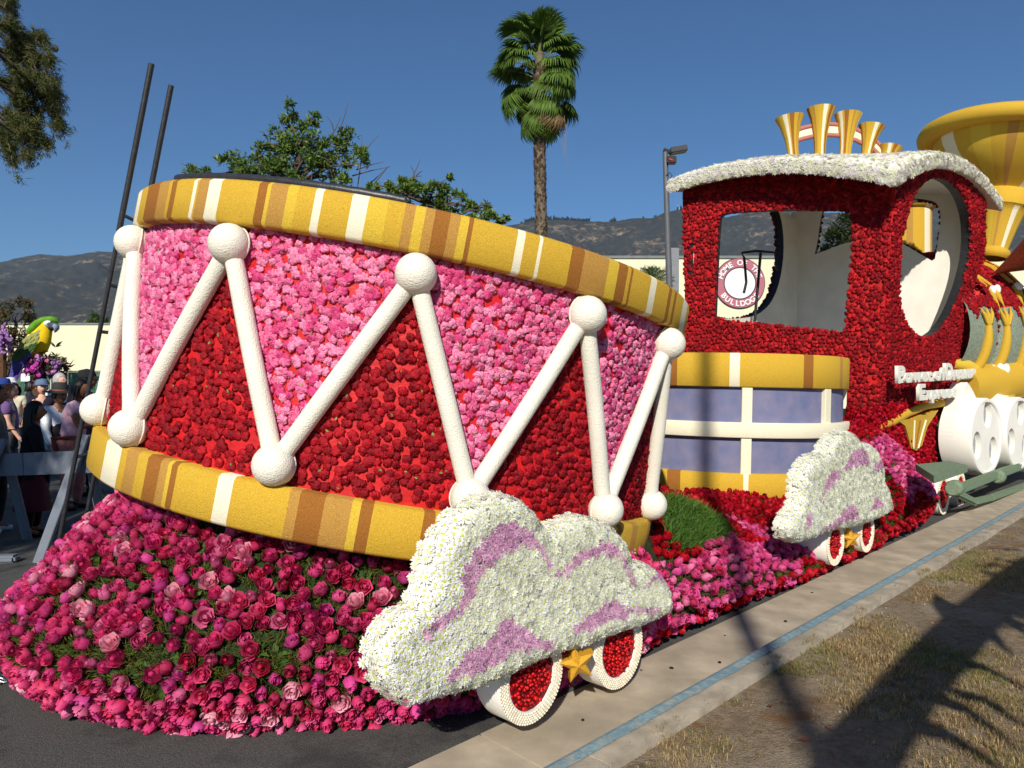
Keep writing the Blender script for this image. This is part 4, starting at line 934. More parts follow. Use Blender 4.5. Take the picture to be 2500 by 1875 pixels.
flowers(lo, "white_chrysanthemum", "more_white_chrysanthemums", WR, P, Nn, [rnd.uniform(.032, .048) for _ in P], MUMM, 150)
# gold moulding along the cab's lower edge
def pl(pts, p0, n_, o_=.03): return [hit(u, v, p0, n_)+n_*o_ for u, v in pts]
b = MB(); b.tube(pl([(1960, 995), (2020, 1012), (2075, 1026), (2132, 1042)], NB, rn, .05), .055, 12); b.tube(pl([(2132, 1042), (2165, 1030), (2205, 1008), (2250, 990), (2300, 982), (2335, 978)], NB, sn, .05), .055, 12); b.build("gold_moulding", M_gold, lo, smooth=50)
# corbel under the cab
cq = [(2172, 1024), (2205, 1022), (2240, 1010), (2272, 1000), (2245, 1040), (2232, 1085), (2218, 1098), (2205, 1092), (2197, 1060), (2190, 1038)]
pts = pl(cq, NB, sn, .10); b = MB(); b.prism(pts, -sn*.34); b.build("corbel", M_gold, lo)
for u0, u1, m_ in ((2212, 2209, M_cream), (2226, 2215, M_brown), (2240, 2221, M_cream)):
    b = MB(); b.tube(pl([(u0, 1024), ((u0+u1)/2, 1056), (u1, 1092)], NB, sn, .106), .012, 6); b.build("corbel_stripe", m_, lo)
# lettering
M_let = mat("white coconut letters", L(238, 236, 222), .85, .06, 60, .5, 120)
def line_text(txt, ua, va, ub, vb, hpx, off, cap=1.0):
    A, B = hit(ua, va, NB+sn*off, sn), hit(ub, vb, NB+sn*off, sn); d = (B-A); n = len(txt); sz = hpx
    wts = [(.45 if c in " " else .55 if c in "rft" else 1.25 if c in "wmD" else .85) for c in txt]; tot = sum(wts); acc = 0
    right = d.normalized(); up = (EZ-right*right.z).normalized(); nrm = right.cross(up); Mx = Matrix((right, up, nrm)).transposed()
    for c, w_ in zip(txt, wts):
        if c != ' ':
            f = (acc+w_/2)/tot; p = A+d*f; W = d.length*w_/tot; s_ = sz*(1.35 if c in "PDE" else 1.05)
            probe, wd = letter(c, s_, Matrix.Translation(p) @ Mx.to_4x4(), M_let, lo, .02, .014)
            if probe: 
                k = W*1.0/max(wd, .01); q = Matrix.Scale(k, 3, right) if False else None
                R3 = Mx @ Matrix.Diagonal((min(2.2, k), 1, 1)) @ Mx.inverted(); probe.data.transform(R3.to_4x4())
        acc += w_
line_text("Power of", 2188, 934, 2304, 926, .20, .22); line_text("Dreams", 2305, 926, 2380, 920, .22, .22)
line_text("Express", 2240, 976, 2334, 968, .20, .22)
b = MB(); A = hit(2196, 930, NB+sn*.195, sn); B = hit(2374, 922, NB+sn*.195, sn); d_ = (B-A).normalized(); b.box((A+B)/2+sn*.0, (B-A).length, .02, .05, (d_, sn, EZ)); b.tube([A+d_*.8, A+d_*.8-sn*.3], .02, 6); A = hit(2246, 973, NB+sn*.195, sn); B = hit(2330, 966, NB+sn*.195, sn); b.box((A+B)/2+sn*.0, (B-A).length, .02, .05, (d_, sn, EZ)); b.tube([A+d_*.5, A+d_*.5-sn*.3], .02, 6); b.build("letter_rail", M_white2, lo)
# driver's black pipe frame inside the cab
b = MB(); D = 11.0
b.tube([px(1842, 788, D), px(1850, 700, D), px(1857, 618, D)], .022, 8); b.tube([px(1816, 716, D), px(1822, 690, D), px(1817, 630, D), px(1811, 618, D), px(1845, 613, D), px(1892, 617, D), px(1897, 660, D)], .02, 8); b.build("pipe_frame", M_black, lo, smooth=50)
# calliope pipes on the roof
Dc = 10.9
pipes = [(1927, 287, 34, 1938, 380, 14), (2004, 266, 33, 2001, 378, 14), (2071, 280, 32, 2062, 378, 14), (2128, 309, 30, 2112, 380, 13), (2175, 360, 27, 2160, 400, 16)]
for u, v, r, ub, vb, rb in pipes:
    a, c = px(ub, vb+14, Dc), px(u, v, Dc); ax = (c-a).normalized(); h = (c-a).length; r1, r0 = r*Dc/F, rb*Dc/F
    pf = [(r0, 0), (r0*.95, h*.25), (r0*1.15, h*.5), (r1*.72, h*.8), (r1, h), (r1*.93, h), (r1*.6, h*.75), (r0*.6, h*.4)]
    mf = lambda i, k, q=rnd.randrange(8): (4 if (k+q) % 12 in (2, 3) else 2 if (k+q) % 12 in (5, 6) else 3 if (k+q) % 12 == 9 else 0)
    b = MB(); b.lathe(a, ax, pf, 36, mfun=mf, xref=Vector((1, 0, 0))); b.build("organ_pipe", STRIPE, lo, smooth=50)
ca = [(1925, 338), (1960, 326), (2003, 316), (2045, 318), (2090, 330), (2130, 350), (2158, 378)]
M_pinkb = mat("dusty pink seed", L(176, 112, 100), .8, .1, 100)
for dv, r, m_ in ((-13, .025, M_pinkb), (13, .025, M_pinkb)):
    b = MB(); b.tube([px(u, v+dv, Dc+.04) for u, v in ca], .034, 8); b.build("arch_edge", m_, lo, smooth=50)
b = MB(); tp = [px(u, v-13, Dc+.03) for u, v in ca]; bt_ = [px(u, v+13, Dc+.03) for u, v in ca]; b.grid([tp, bt_]); b.grid([[p+Vector((0, .06, 0)) for p in tp], [p+Vector((0, .06, 0)) for p in bt_]]); b.build("arch_band", M_cream, lo)
# smokestack
Ds = 12.6; s0, s1 = px(2421, 628, Ds), px(2484, 312, Ds); ax = (s1-s0).normalized(); k_ = Ds/F
hh = lambda v: (624-v)*k_*.985
prof_s = [(31, 628), (37, 622), (37, 610), (31, 604), (33, 592), (40, 555), (49, 518), (55, 507), (61, 503), (62, 468), (57, 463), (72, 452), (100, 434), (128, 414), (150, 393), (165, 372), (174, 352), (184, 356), (199, 354), (209, 347), (213, 336), (210, 325), (201, 318), (190, 320), (165, 340)]
def mf(i, k):
    if i > 15 or i in (0, 1, 2, 7, 8, 9): return 0
    a = (k+1) % 24; return 4 if a < 4 else 3 if 15 <= a < 17 else 1 if 8 <= a < 12 else 0
b = MB(); b.lathe(s0, ax, [(r*k_, hh(v)) for r, v in prof_s], 96, mfun=mf, xref=Vector((1, 0, 0))); b.build("smokestack", STRIPE, lo, smooth=50)
b = MB(); b.ball(px(2487, 477, Ds-.32), .09, 14, 0, (1, .8, 1.2)); b.build("stack_jewel", M_white2, lo, smooth=80)
# bell seen through the cab windows
bc = px(2215, 590, 13.6); b = MB(); b.lathe(bc, EZ, [(.40, -1.3), (.40, .55), (.5, .6), (.52, .68), (.46, .72), (.44, .9), (.36, .98), (.001, 1.0)], 48, mfun=lambda i, k: (4 if k % 12 in (2, 3, 4) else 3 if k % 12 in (8, 9) else 0), xref=Vector((1, 0, 0))); b.build("steam_dome", STRIPE, lo, smooth=50)
# boiler barrel with ribs and green panels
BO = Vector((6.55, 12.1, 2.42)); bl = 3.0; M_green = mat("silver green leaves", L(118, 132, 112), .7, .35, 30, .8, 60, col2=L(150, 160, 144))
bprof = [(.001, .02), (.95, .0), (1.2, .1), (1.38, .6), (1.46, 1.2), (1.44, 1.8), (1.25, 2.5), (.8, 2.9), (.001, 3.0)]
b = MB(); b.lathe(BO, ES, bprof, 64, xref=EZ, mfun=lambda i, k: 1 if (13 <= k < 27 or 37 <= k < 51) and 1 < i < 6 else 0); b.build("boiler", [M_redbase2, M_green], lo, smooth=60)
def brad(x):
    if x < .1: return 1.2+.25*x
    for (r1, x1), (r2, x2) in zip(bprof[:-1], bprof[1:]):
        if x1 <= x <= x2: return r1+(r2-r1)*(x-x1)/(x2-x1)
    return .5
def bpt(x, a, o_=0): return BO+ES*x+(EZ*math.cos(a)+EW*math.sin(a))*(brad(x)+o_)
b = MB(); b.grid([[BO+ES*x+(EZ*math.cos(a)+EW*math.sin(a))*brad(x) for a in np.linspace(1.1, 2.7, 25)] for x in (-.75, -.45, -.2, .1)]); b.build("boiler_shoulder", M_green, lo, smooth=60)
PAN = [(.35, .28), (.95, .28), (1.55, .28), (2.1, .24)]
def in_pan(x, a): return any(((x-xc)/wd)**2+((a-1.92)/.62)**4 < 1 for xc, wd in PAN)
P, Nn = [], []
for _ in range(9000):
    x, a = rnd.uniform(-.74, 2.8), rnd.uniform(-.7, 1.6)
    if x < 0 and a < 1.1: continue
    if a > 1.30+.22*abs(math.sin(math.pi*(x-.05)/.6))**.5*-1+.16: continue
    p = bpt(x, a); P.append(p); Nn.append(p-(BO+ES*x)+Vector((rnd.gauss(0, .3), rnd.gauss(0, .3), rnd.gauss(0, .3))))
for _ in range(900):
    r_, a = 1.2*math.sqrt(rnd.random()), rnd.uniform(0, 6.283); P.append(BO+ES*(.0 if r_ < .95 else (r_-.95)*.4)+(EZ*math.cos(a)+EW*math.sin(a))*r_); Nn.append(-ES+Vector((rnd.gauss(0, .3), rnd.gauss(0, .3), rnd.gauss(0, .3))))
flowers(lo, "boiler_carnation", "more_boiler_carnations", RF, P, Nn, [rnd.uniform(.03, .038) for _ in P], CARN, 60)
for xc, wd in []:
    b = MB(); b.grid([[bpt(xc+wd*math.cos(q)*f, 1.92+.62*math.copysign(abs(math.sin(q))**.6, math.sin(q))*f, .025) for q in np.linspace(0, 2*math.pi, 33)] for f in (.02, .5, .85, 1)]); b.build("leaf_panel", M_green, lo)
for xr in (-.3, .25, .8, 1.35, 1.9, 2.4):
    b = MB(); b.tube([bpt(xr, a, .03) for a in np.linspace(1.45, 2.7, 16)], [.02+.055*math.sin(math.pi*min(1, (i+1)/6)*.5) for i in range(16)], 10); b.build("gold_rib", M_gold, lo, smooth=60)
    q = bpt(xr, 1.38, .03); b = MB()
    for da in (-.35, 0, .35): b.tube([bpt(xr+da*.05, 1.5, .04), bpt(xr+da*.3, 1.38, .05), bpt(xr+da*.45, 1.28, .04)], [.04, .03, .004], 6)
    b.build("rib_leaf", M_gold, lo, smooth=60)
for x0, aa in ((.12, .98), (.24, .98), (.85, .98), (.97, .98), (1.5, 1.0), (1.62, 1.0)):
    b = MB(); b.tube([bpt(x0-.22, aa-.55, .045), bpt(x0-.1, aa-.25, .05), bpt(x0, aa, .045)], [.012, .025, .02], 6); q = bpt(x0+.01, aa+.14, .03); b.tube([bpt(x0, aa+.05, .04), q, bpt(x0+.03, aa+.3, .04)], [.055, .05, .004], 8); st = b.build("gold_drop", M_gold, lo, smooth=60)
    b = MB(); b.ball(bpt(x0+.005, aa+.08, .07), .065, 10, 0, (.9, .6, 1.3)); b.build("drop_jewel", M_white2, lo, smooth=80)
# horn at the right
M_horn = mat("dark red horn", L(104, 40, 22), .5, .25, 30, .1, 50); ha, hc = px(2428, 668, 11.6), px(2560, 600, 11.2)
b = MB(); b.lathe(ha, (hc-ha).normalized(), [(.02, 0), (.10, .2), (.26, .55), (.48, .95), (.5, 1.0), (.44, .96), (.22, .5), (.05, .2)], 40); b.build("horn", M_horn, lo, smooth=60)
# gold cylinder with a curling saddle
g0, g1 = px(2338, 945, 11.1), px(2575, 912, 12.6); b = MB(); b.tube([g0, g0.lerp(g1, .5), g1], .31, 28); b.build("gold_cylinder", M_gold, lo, smooth=50)
sw = [(2325, 890), (2352, 892), (2378, 912), (2398, 945), (2420, 972), (2448, 960), (2466, 925), (2500, 905), (2540, 900)]
b = MB(); b.tube([px(u, v, 10.95+.0055*(u-2325)) for u, v in sw], [.07, .11, .14, .15, .16, .17, .18, .2, .2], 14); b.build("gold_scroll", M_gold2, lo, smooth=60)
for u, v in ((2424, 905), (2442, 901), (2456, 902)):
    b = MB(); b.ball(px(u, v, 11.35), .075, 10, 0, (.8, .6, 1.2)); b.build("scroll_jewel", M_white2, lo, smooth=80)
# white driving wheels with pointed crowns
def drive_wheel(c, R, th):
    ES, EW = LS, LW; holes = [(c+(ES*math.cos(a)+EZ*math.sin(a))*R*.58, R*.31) for a in (math.radians(80), math.radians(200), math.radians(320))]
    n = 64; pts = []
    for i in range(n): a = 2*math.pi*i/n; pts.append(c+(ES*math.cos(a)+EZ*math.sin(a))*R)
    b = MB(); b.lathe(c-EW*th, EW, [(R*.5, 0), (R, 0), (R, th-.03), (R*.97, th), (R*.90, th), (R*.88, th-.02)], 64, xref=EZ)
    # face with three openings, cut from a fine polar grid of patches
    bm = bmesh.new(); outer = [bm.verts.new(c-EW*.02+(ES*math.cos(2*math.pi*i/64)+EZ*math.sin(2*math.pi*i/64))*R*.88) for i in range(64)]
    ed = [bm.edges.new((outer[i], outer[(i+1) % 64])) for i in range(64)]
    for hc_, hr in holes:
        hv = [bm.verts.new(hc_-EW*.02+(ES*math.cos(2*math.pi*i/24)*.8+EZ*math.sin(2*math.pi*i/24)*1.15)*hr) for i in range(24)]; ed += [bm.edges.new((hv[i], hv[(i+1) % 24])) for i in range(24)]
        b.grid([[v.co.copy() for v in hv], [v.co-EW*.12 for v in hv]], 0, True)
    bmesh.ops.triangle_fill(bm, edges=ed, use_beauty=True); bm.verts.index_update(); b.add([v.co.copy() for v in bm.verts], [[v.index for v in f.verts] for f in bm.faces]); bm.free()
    wo = b.build("driving_wheel", M_white2, lo, smooth=40)
    b = MB(); b.lathe(c-EW*.09, EW, [(R*.9, 0), (.001, 0)], 48); b.build("wheel_back", mat("sage glitter", L(150, 152, 156), .6, .3, 60, .3, 80), wo)
    b = MB(); cr_ = []
    for i in range(25):
        f = i/24; a = math.radians(35)+math.radians(150)*f; r = R*(1.0+.42*max(0, 1-abs(f-.42)/.25)**1.5); cr_.append(c-EW*th+(ES*math.cos(a)+EZ*math.sin(a))*r)
    cr_.append(c-EW*th-ES*R*.5); cr_.append(c-EW*th+ES*R*.5); b.prism(cr_, EW*.2); b.build("wheel_crown", M_white2, wo)
LS = Vector((math.sin(math.radians(53)), math.cos(math.radians(53)), 0)); LW = Vector((LS.y, -LS.x, 0))
w1 = px(2411, 1067, 10.4)
for k in range(3): drive_wheel(w1+LS*1.22*k, .55, .42)
# sage green running gear
M_sage = mat("sage flecked board", L(122, 140, 112), .8, .25, 70, .4, 90)
pa = [hit(u, v, S(0, 0, .78), EZ) for u, v in ((2236, 1134), (2320, 1126), (2362, 1136), (2280, 1162))]; b = MB(); b.prism(pa, EZ*-.07); b.build("running_board", M_sage, lo)
rod = [(2338, 1196), (2430, 1160), (2520, 1128), (2600, 1100)]; rp = [hit_w(u, v, 1.95) for u, v in rod]
def bar(p, q, wd, th): d = (q-p).normalized(); u = EW.cross(d).normalized(); b.box((p+q)/2, (q-p).length, th, wd, (d, EW, u), bev=.02)
b = MB(); 
for p, q in zip(rp[:-1], rp[1:]): bar(p, q, .12, .10)
lowp = [hit_w(u, v, 1.98) for u, v in ((2336, 1205), (2378, 1226), (2420, 1216), (2520, 1180), (2600, 1152))]
for p, q in zip(lowp[:-1], lowp[1:]): bar(p, q, .09, .08)
b.build("connecting_rod", M_sage, lo)
for u, v in ((2330, 1192), (2436, 1164)):
    c = hit_w(u, v, 1.98); b = MB(); b.lathe(c-ES*.08, ES, [(.001, 0), (.075, 0), (.095, .03), (.095, .13), (.075, .16), (.001, .16)], 20); b.build("rod_collar", M_sage, lo, smooth=40)
b = MB(); b.box(S(9.0, .2, .55), 5.0, 1.6, .6, (ES, EW, EZ)); b.build("chassis", M_dark, lo)
wheel(lo, hit_w(2304, 1208, 1.78), .24, .3, 1.6)
wheel(lo, hit_w(2345, 1196, 1.72), .24, .3, 1.6)
# dark red bed behind the drive wheels under the cab
P, Nn = [], []
A0, A1 = S(5.3, 1.25, 0), S(8.2, 1.25, 0)
b = MB(); b.box(S(6.9, .65, .85), 3.4, 1.1, .95, (ES, EW, EZ)); b.build("under_cab_box", M_moss, lo)
for _ in range(2600): P.append(S(rnd.uniform(5.2, 8.6), 1.2+rnd.uniform(0, .04), rnd.uniform(.4, 1.33))); Nn.append(EW+Vector((rnd.gauss(0, .3), rnd.gauss(0, .3), rnd.gauss(.3, .3))))
stuff_obj("under_cab_roses", V_red, P, Nn, [rnd.uniform(.032, .042) for _ in P], PET, lo)

# ------------------------------------------------------------------ palm
M_trunk = mat("palm trunk", L(112, 98, 82), .95, .3, 6, .8, 30); M_bark = mat("grey brown bark", L(92, 80, 68), .95, .25, 8, .6, 40); M_twig = mat("dry twig", L(120, 108, 96), .9, .2, 10)
Dp = 24; pt_ = thing("fan_palm", "tall shaggy fan palm standing alone behind the giant drum", "palm tree", px(1325, 938, Dp).xy.to_3d())
axp = [px(1328, 1010, Dp), px(1324, 700, Dp), px(1321, 560, Dp), px(1318, 400, Dp), px(1316, 215, Dp), px(1318, 130, Dp)]; axp[0].z = 0
b = MB(); b.tube(axp, [.24, .20, .185, .175, .165, .15], 14); b.build("trunk", M_trunk, pt_, smooth=60)
sv = []
for i in range(5):
    c = L(*[(146, 128, 106), (118, 102, 84), (92, 76, 62), (160, 144, 120), (104, 84, 66)][i])
    V = np.array([(-.5, 0, 0), (.5, 0, 0), (.32, .35, .9), (-.32, .35, .9), (0, .55, 1.15)], float); sv.append((V, np.array([(0, 1, 2), (0, 2, 3), (3, 2, 4)]), np.array([c]*5)*np.array([[.6], [.6], [1], [1], [1.1]])))
VV, TT, CC, o_ = [], [], [], 0
for _ in range(1700):
    f = rnd.random(); z = 2.5+(axp[4].z-2.5+.6)*f; k = 0
    while k < 4 and axp[k+1].z < z: k += 1
    c = axp[k].lerp(axp[k+1], min(1, max(0, (z-axp[k].z)/(axp[k+1].z-axp[k].z)))); a = rnd.uniform(0, 6.28); r = .165
    out = np.array([math.cos(a), math.sin(a), 0]); tg = np.array([-math.sin(a), math.cos(a), 0]); v, t_, cc = sv[rnd.randrange(5)]; sc = rnd.uniform(.10, .16)
    W = np.array(c)+out*r+(v[:, :1]*tg*.8+v[:, 1:2]*out*rnd.uniform(.5, 1.1)+v[:, 2:]*np.array([0, 0, 1]))*sc
    VV.append(W); TT.append(t_+o_); CC.append(cc); o_ += 5
V = np.concatenate(VV); c = V.mean(0); kind(link("leaf_bases", np_mesh("leaf_bases", V-c, np.concatenate(TT), np.concatenate(CC), m=LEAF), Vector(c), pt_), 'stuff')
def fan(R, droop, dead=False):
    V, T, C = [], [], []; n = 26; base = np.array(L(92, 118, 46) if not dead else L(120, 98, 62))
    for i in range(n):
        a = (-1.25+2.5*i/(n-1)); l = R*(.78+.22*math.cos(a*.9))*RG.uniform(.92, 1.05); c = base*RG.uniform(.7, 1.35); o = len(V); d = np.array([math.sin(a), math.cos(a)]); p = np.array([d[1], -d[0]]); w_ = .052*R/.9
        zz_ = (.04 if i % 2 else -.04); fold = -abs(a)*.10
        V += [(0, 0, 0), (d[0]*l*.55+p[0]*w_, d[1]*l*.55+p[1]*w_, zz_+fold), (d[0]*l*.55-p[0]*w_, d[1]*l*.55-p[1]*w_, -zz_+fold), (d[0]*l*.82+p[0]*w_*.5, d[1]*l*.82+p[1]*w_*.5, -.10*droop+fold), (d[0]*l*.82-p[0]*w_*.5, d[1]*l*.82-p[1]*w_*.5, -.10*droop+fold), (d[0]*l*.95, d[1]*l*.95, (-.34*droop+fold)*R)]
        C += [c*.8, c, c, c, c, np.minimum(1, c*1.5)]; T += [(o, o+1, o+2), (o+2, o+1, o+3), (o+2, o+3, o+4), (o+4, o+3, o+5)]
    return np.array(V), np.array(T), np.array(C)
crown_z = axp[4].z
M_pet = mat("palm petiole", L(112, 122, 62), .6, .2, 6)
for i in range(62):
    f = (i+.5)/62; el = math.radians(84-138*f+rnd.gauss(0, 16)); az = i*2.399+rnd.gauss(0, .8); h = crown_z+.95-1.0*f**1.4+rnd.gauss(0, .14)
    k = 4 if h > axp[4].z else 3; base = axp[3].lerp(axp[4], min(1.15, (h-axp[3].z)/(axp[4].z-axp[3].z))); base = Vector((base.x, base.y, h))
    d = Vector((math.cos(az)*math.cos(el), math.sin(az)*math.cos(el), math.sin(el))); pl_ = rnd.uniform(.5, 1.1); sag = Vector((0, 0, -.12*math.cos(el)))
    tip = base+d*pl_+sag; b = MB(); b.tube([base, base+d*pl_*.5, tip], [.02, .014, .010], 5)
    d2 = (d+Vector((0, 0, -.25-.25*f))).normalized(); sd = d2.cross(EZ); sd = sd.normalized() if sd.length > .05 else Vector((1, 0, 0)); up = sd.cross(d2); v, t_, cc = fan(rnd.uniform(.74, .95), rnd.uniform(.8, 1.7), f > .97)
    W = np.array(tip)+v[:, :1]*np.array(sd)+v[:, 1:2]*np.array(d2)+v[:, 2:]*np.array(up); c = W.mean(0)
    fr = link("frond", np_mesh("frond", W-c, t_, cc, m=LEAF), Vector(c), pt_); b.build("petiole", M_pet, fr)
b = MB(); q = px(1375, 260, Dp-.3)
for k in range(5): b.tube([px(1345, 250, Dp-.2), q+Vector((.02*k, 0, -.15*k)), q+Vector((-.06+.04*k, 0, -1.3-.22*k))], [.012, .01, .004], 4)
b.build("dead_strands", M_twig, pt_)

# ------------------------------------------------------------------ broadleaf trees behind the drum
def leafy(name, label, D, clumps, trunk, col, leafn, size, seed, twigs=(), wd=.35, spread=1.0, bark=None, nvar=8, cat="tree"):
    r = random.Random(seed); bark = bark or M_bark
    t_ = thing(name, label, cat, Vector((trunk[0].x, trunk[0].y, 0))); P, Nn, Sc = [], [], []
    b = MB(); b.tube(trunk, [.16-.10*i/(len(trunk)-1) for i in range(len(trunk))], 9)
    for (c, rad) in clumps:
        k = min(range(len(trunk)), key=lambda i: (trunk[i]-c).length+(.8 if trunk[i].z > c.z else 0)); s0 = trunk[k]; m = s0.lerp(c, .5)+Vector((r.gauss(0, .12), r.gauss(0, .12), r.gauss(.05, .1)))
        b.tube([s0, m, c], [.03, .02, .008], 6)
        n = int(leafn*(rad/.3)**1.3*.4)
        for j in range(max(3, n//26)):
            q = c+Vector((r.gauss(0, .45), r.gauss(0, .45), r.gauss(0, .42)))*rad*1.2; b.tube([c, c.lerp(q, .55)+Vector((0, 0, .05*rad)), q], [.011, .007, .003], 4)
            for _ in range(26):
                p = q+Vector((r.gauss(0, .2), r.gauss(0, .2), r.gauss(0, .2)))*rad*spread; P.append(p); Nn.append((p-c).normalized()+Vector((r.gauss(0, .5), r.gauss(0, .5), r.gauss(.4, .5)))); Sc.append(size*r.uniform(.7, 1.25))
    for pts in twigs: b.tube(pts, [.014]+[.009]*(len(pts)-2)+[.003], 5)
    b.build("trunk", bark, t_, smooth=60)
    vs = [leaf_tuft(np.array(c)*RG.uniform(.8, 1.2), 4, wd, 1.0, .22) for c in col for _ in range(nvar//len(col)+1)]
    stuff_obj("crown", vs, P, Nn, Sc, LEAF, t_); return t_
def cl(L_, D): return [(px(u, v, D+rnd.uniform(-.5, .5)), r*D/F) for u, v, r in L_]
GC = [L(84, 112, 40), L(106, 130, 52), L(70, 96, 36), L(126, 144, 70)]
D1 = 14.0
c1 = cl([(490, 420, 26), (530, 425, 30), (560, 395, 24), (590, 410, 32), (620, 420, 34), (660, 400, 40), (655, 350, 30), (690, 345, 36), (700, 380, 40), (720, 300, 22), (718, 268, 20), (755, 300, 22), (740, 330, 30), (760, 360, 40), (790, 350, 34), (800, 390, 40), (840, 380, 34), (850, 350, 28), (870, 375, 26), (720, 430, 44), (660, 440, 40), (760, 440, 40), (820, 430, 36), (600, 450, 36), (850, 440, 24), (540, 455, 30), (680, 480, 40), (780, 480, 36), (505, 440, 30), (470, 435, 18), (575, 430, 32), (640, 380, 30), (820, 360, 28), (880, 400, 20), (735, 400, 40), (690, 420, 40)], D1)
tw = [[px(u0, v0, D1), px((u0+u1)/2+4, (v0+v1)/2-3, D1), px(u1, v1, D1)] for u0, v0, u1, v1 in ((800, 350, 832, 285), (815, 320, 797, 285), (820, 340, 850, 250), (860, 400, 925, 330), (870, 415, 940, 395), (860, 430, 952, 408), (655, 345, 632, 320), (880, 470, 950, 405), (480, 425, 440, 398), (872, 465, 884, 330), (700, 290, 692, 300), (690, 330, 688, 305))]
leafy("broadleaf_tree", "tall leafy green tree with bare twigs rising behind the drum rim", D1, c1, [Vector((px(700, 0, D1).x, D1, 0)), px(705, 700, D1), px(700, 560, D1), px(715, 450, D1), px(735, 360, D1)], GC, 360, .10, 3, tw)
D2 = 12.5
c2 = cl([(905, 455, 18), (945, 460, 24), (960, 475, 22), (995, 445, 16), (1000, 475, 24), (1035, 465, 26), (1060, 455, 26), (1078, 445, 16), (1075, 480, 30), (1110, 500, 26), (1130, 490, 24), (1165, 510, 22), (1195, 515, 16), (1210, 530, 16), (1160, 530, 24), (1235, 545, 14), (1190, 545, 20), (1040, 500, 30), (990, 500, 30), (1100, 530, 26)], D2)
tw = [[px(u0, v0, D2), px((u0+u1)/2+3, (v0+v1)/2-4, D2), px(u1, v1, D2)] for u0, v0, u1, v1 in ((990, 470, 1027, 388), (1012, 440, 1002, 405), (1015, 430, 1032, 418), (905, 460, 950, 405), (1000, 440, 1030, 430), (1160, 505, 1205, 502), (960, 470, 985, 430))]
leafy("broadleaf_shrub", "lower leafy shrub showing above the sloping right half of the drum rim", D2, c2, [Vector((px(1050, 0, D2).x, D2, 0)), px(1050, 700, D2), px(1055, 560, D2), px(1045, 500, D2)], GC, 340, .09, 5, tw, cat="shrub")
D3 = 30
leafy("feathery_tree", "dark feathery tree seen through the cab windows", D3, cl([(2030, 570, 26), (2060, 540, 30), (2050, 590, 30), (2020, 610, 24), (2090, 560, 30), (2070, 600, 30), (2040, 630, 24), (2130, 570, 24), (2006, 622, 16)], D3), [Vector((px(2060, 0, D3).x, D3, 0)), px(2060, 760, D3), px(2055, 620, D3)], [L(58, 72, 34), L(44, 58, 28)], 150, .22, 7)
leafy("roof_line_shrub", "small round green tree peeping over the low wing roof", 70, cl([(232, 782, 16), (226, 790, 14), (240, 792, 14)], 70), [Vector((px(232, 0, 75).x, 75, 0)), px(232, 790, 75)], [L(70, 92, 40)], 260, .3, 9)
D5 = 31
leafy("sparse_tree", "sparse brownish green tree behind the parrot float", D5, cl([(20, 785, 26), (45, 765, 26), (70, 775, 22), (62, 742, 16), (25, 755, 22), (50, 800, 28), (10, 820, 28), (40, 835, 26), (75, 812, 18), (15, 860, 22), (60, 850, 18), (88, 795, 10), (30, 890, 22)], D5), [Vector((px(20, 0, D5).x, D5, 0)), px(20, 930, D5), px(28, 850, D5), px(40, 790, D5)], [L(92, 84, 50), L(104, 74, 48), L(78, 84, 48)], 70, .16, 11, spread=1.3)
# small date palm in front of the hall
D6 = 30; st = thing("young_palm", "tuft of dark palm fronds showing between drum rim and hall", "palm tree", px(1590, 938, D6).xy.to_3d())
b = MB(); q = px(1592, 690, D6); b.tube([Vector((q.x, D6, 0)), q], [.25, .2], 10); b.build("trunk", M_trunk, st)
for i in range(16):
    a = math.radians(10+160*i/15); d = Vector((math.cos(a), rnd.gauss(0, .3), math.sin(a))).normalized(); l = rnd.uniform(.75, 1.0); V, T, C = [], [], []
    for j in range(14):
        for sg_ in (-1, 1):
            f = .15+.85*j/14; base = np.array(q+d*l*f+Vector((0, 0, -.25*f*f))); tip = base+np.array(d)*.14+np.array([sg_*d.z*.16, 0, -sg_*d.x*.16])+np.array([0, -.05, 0]); o = len(V); V += [base-np.array(d)*.02, base+np.array(d)*.02, tip]; T.append((o, o+1, o+2)); C += [np.array(L(54, 70, 38))*RG.uniform(.7, 1.3)]*3
    V = np.array(V); c = V.mean(0); fr = link("frond", np_mesh("frond", V-c, np.array(T), np.array(C), m=LEAF), Vector(c), st); b = MB(); b.tube([q, q+d*l*.5-EZ*.06, q+d*l-EZ*.25], [.02, .012, .004], 5); b.build("midrib", M_pet, fr)

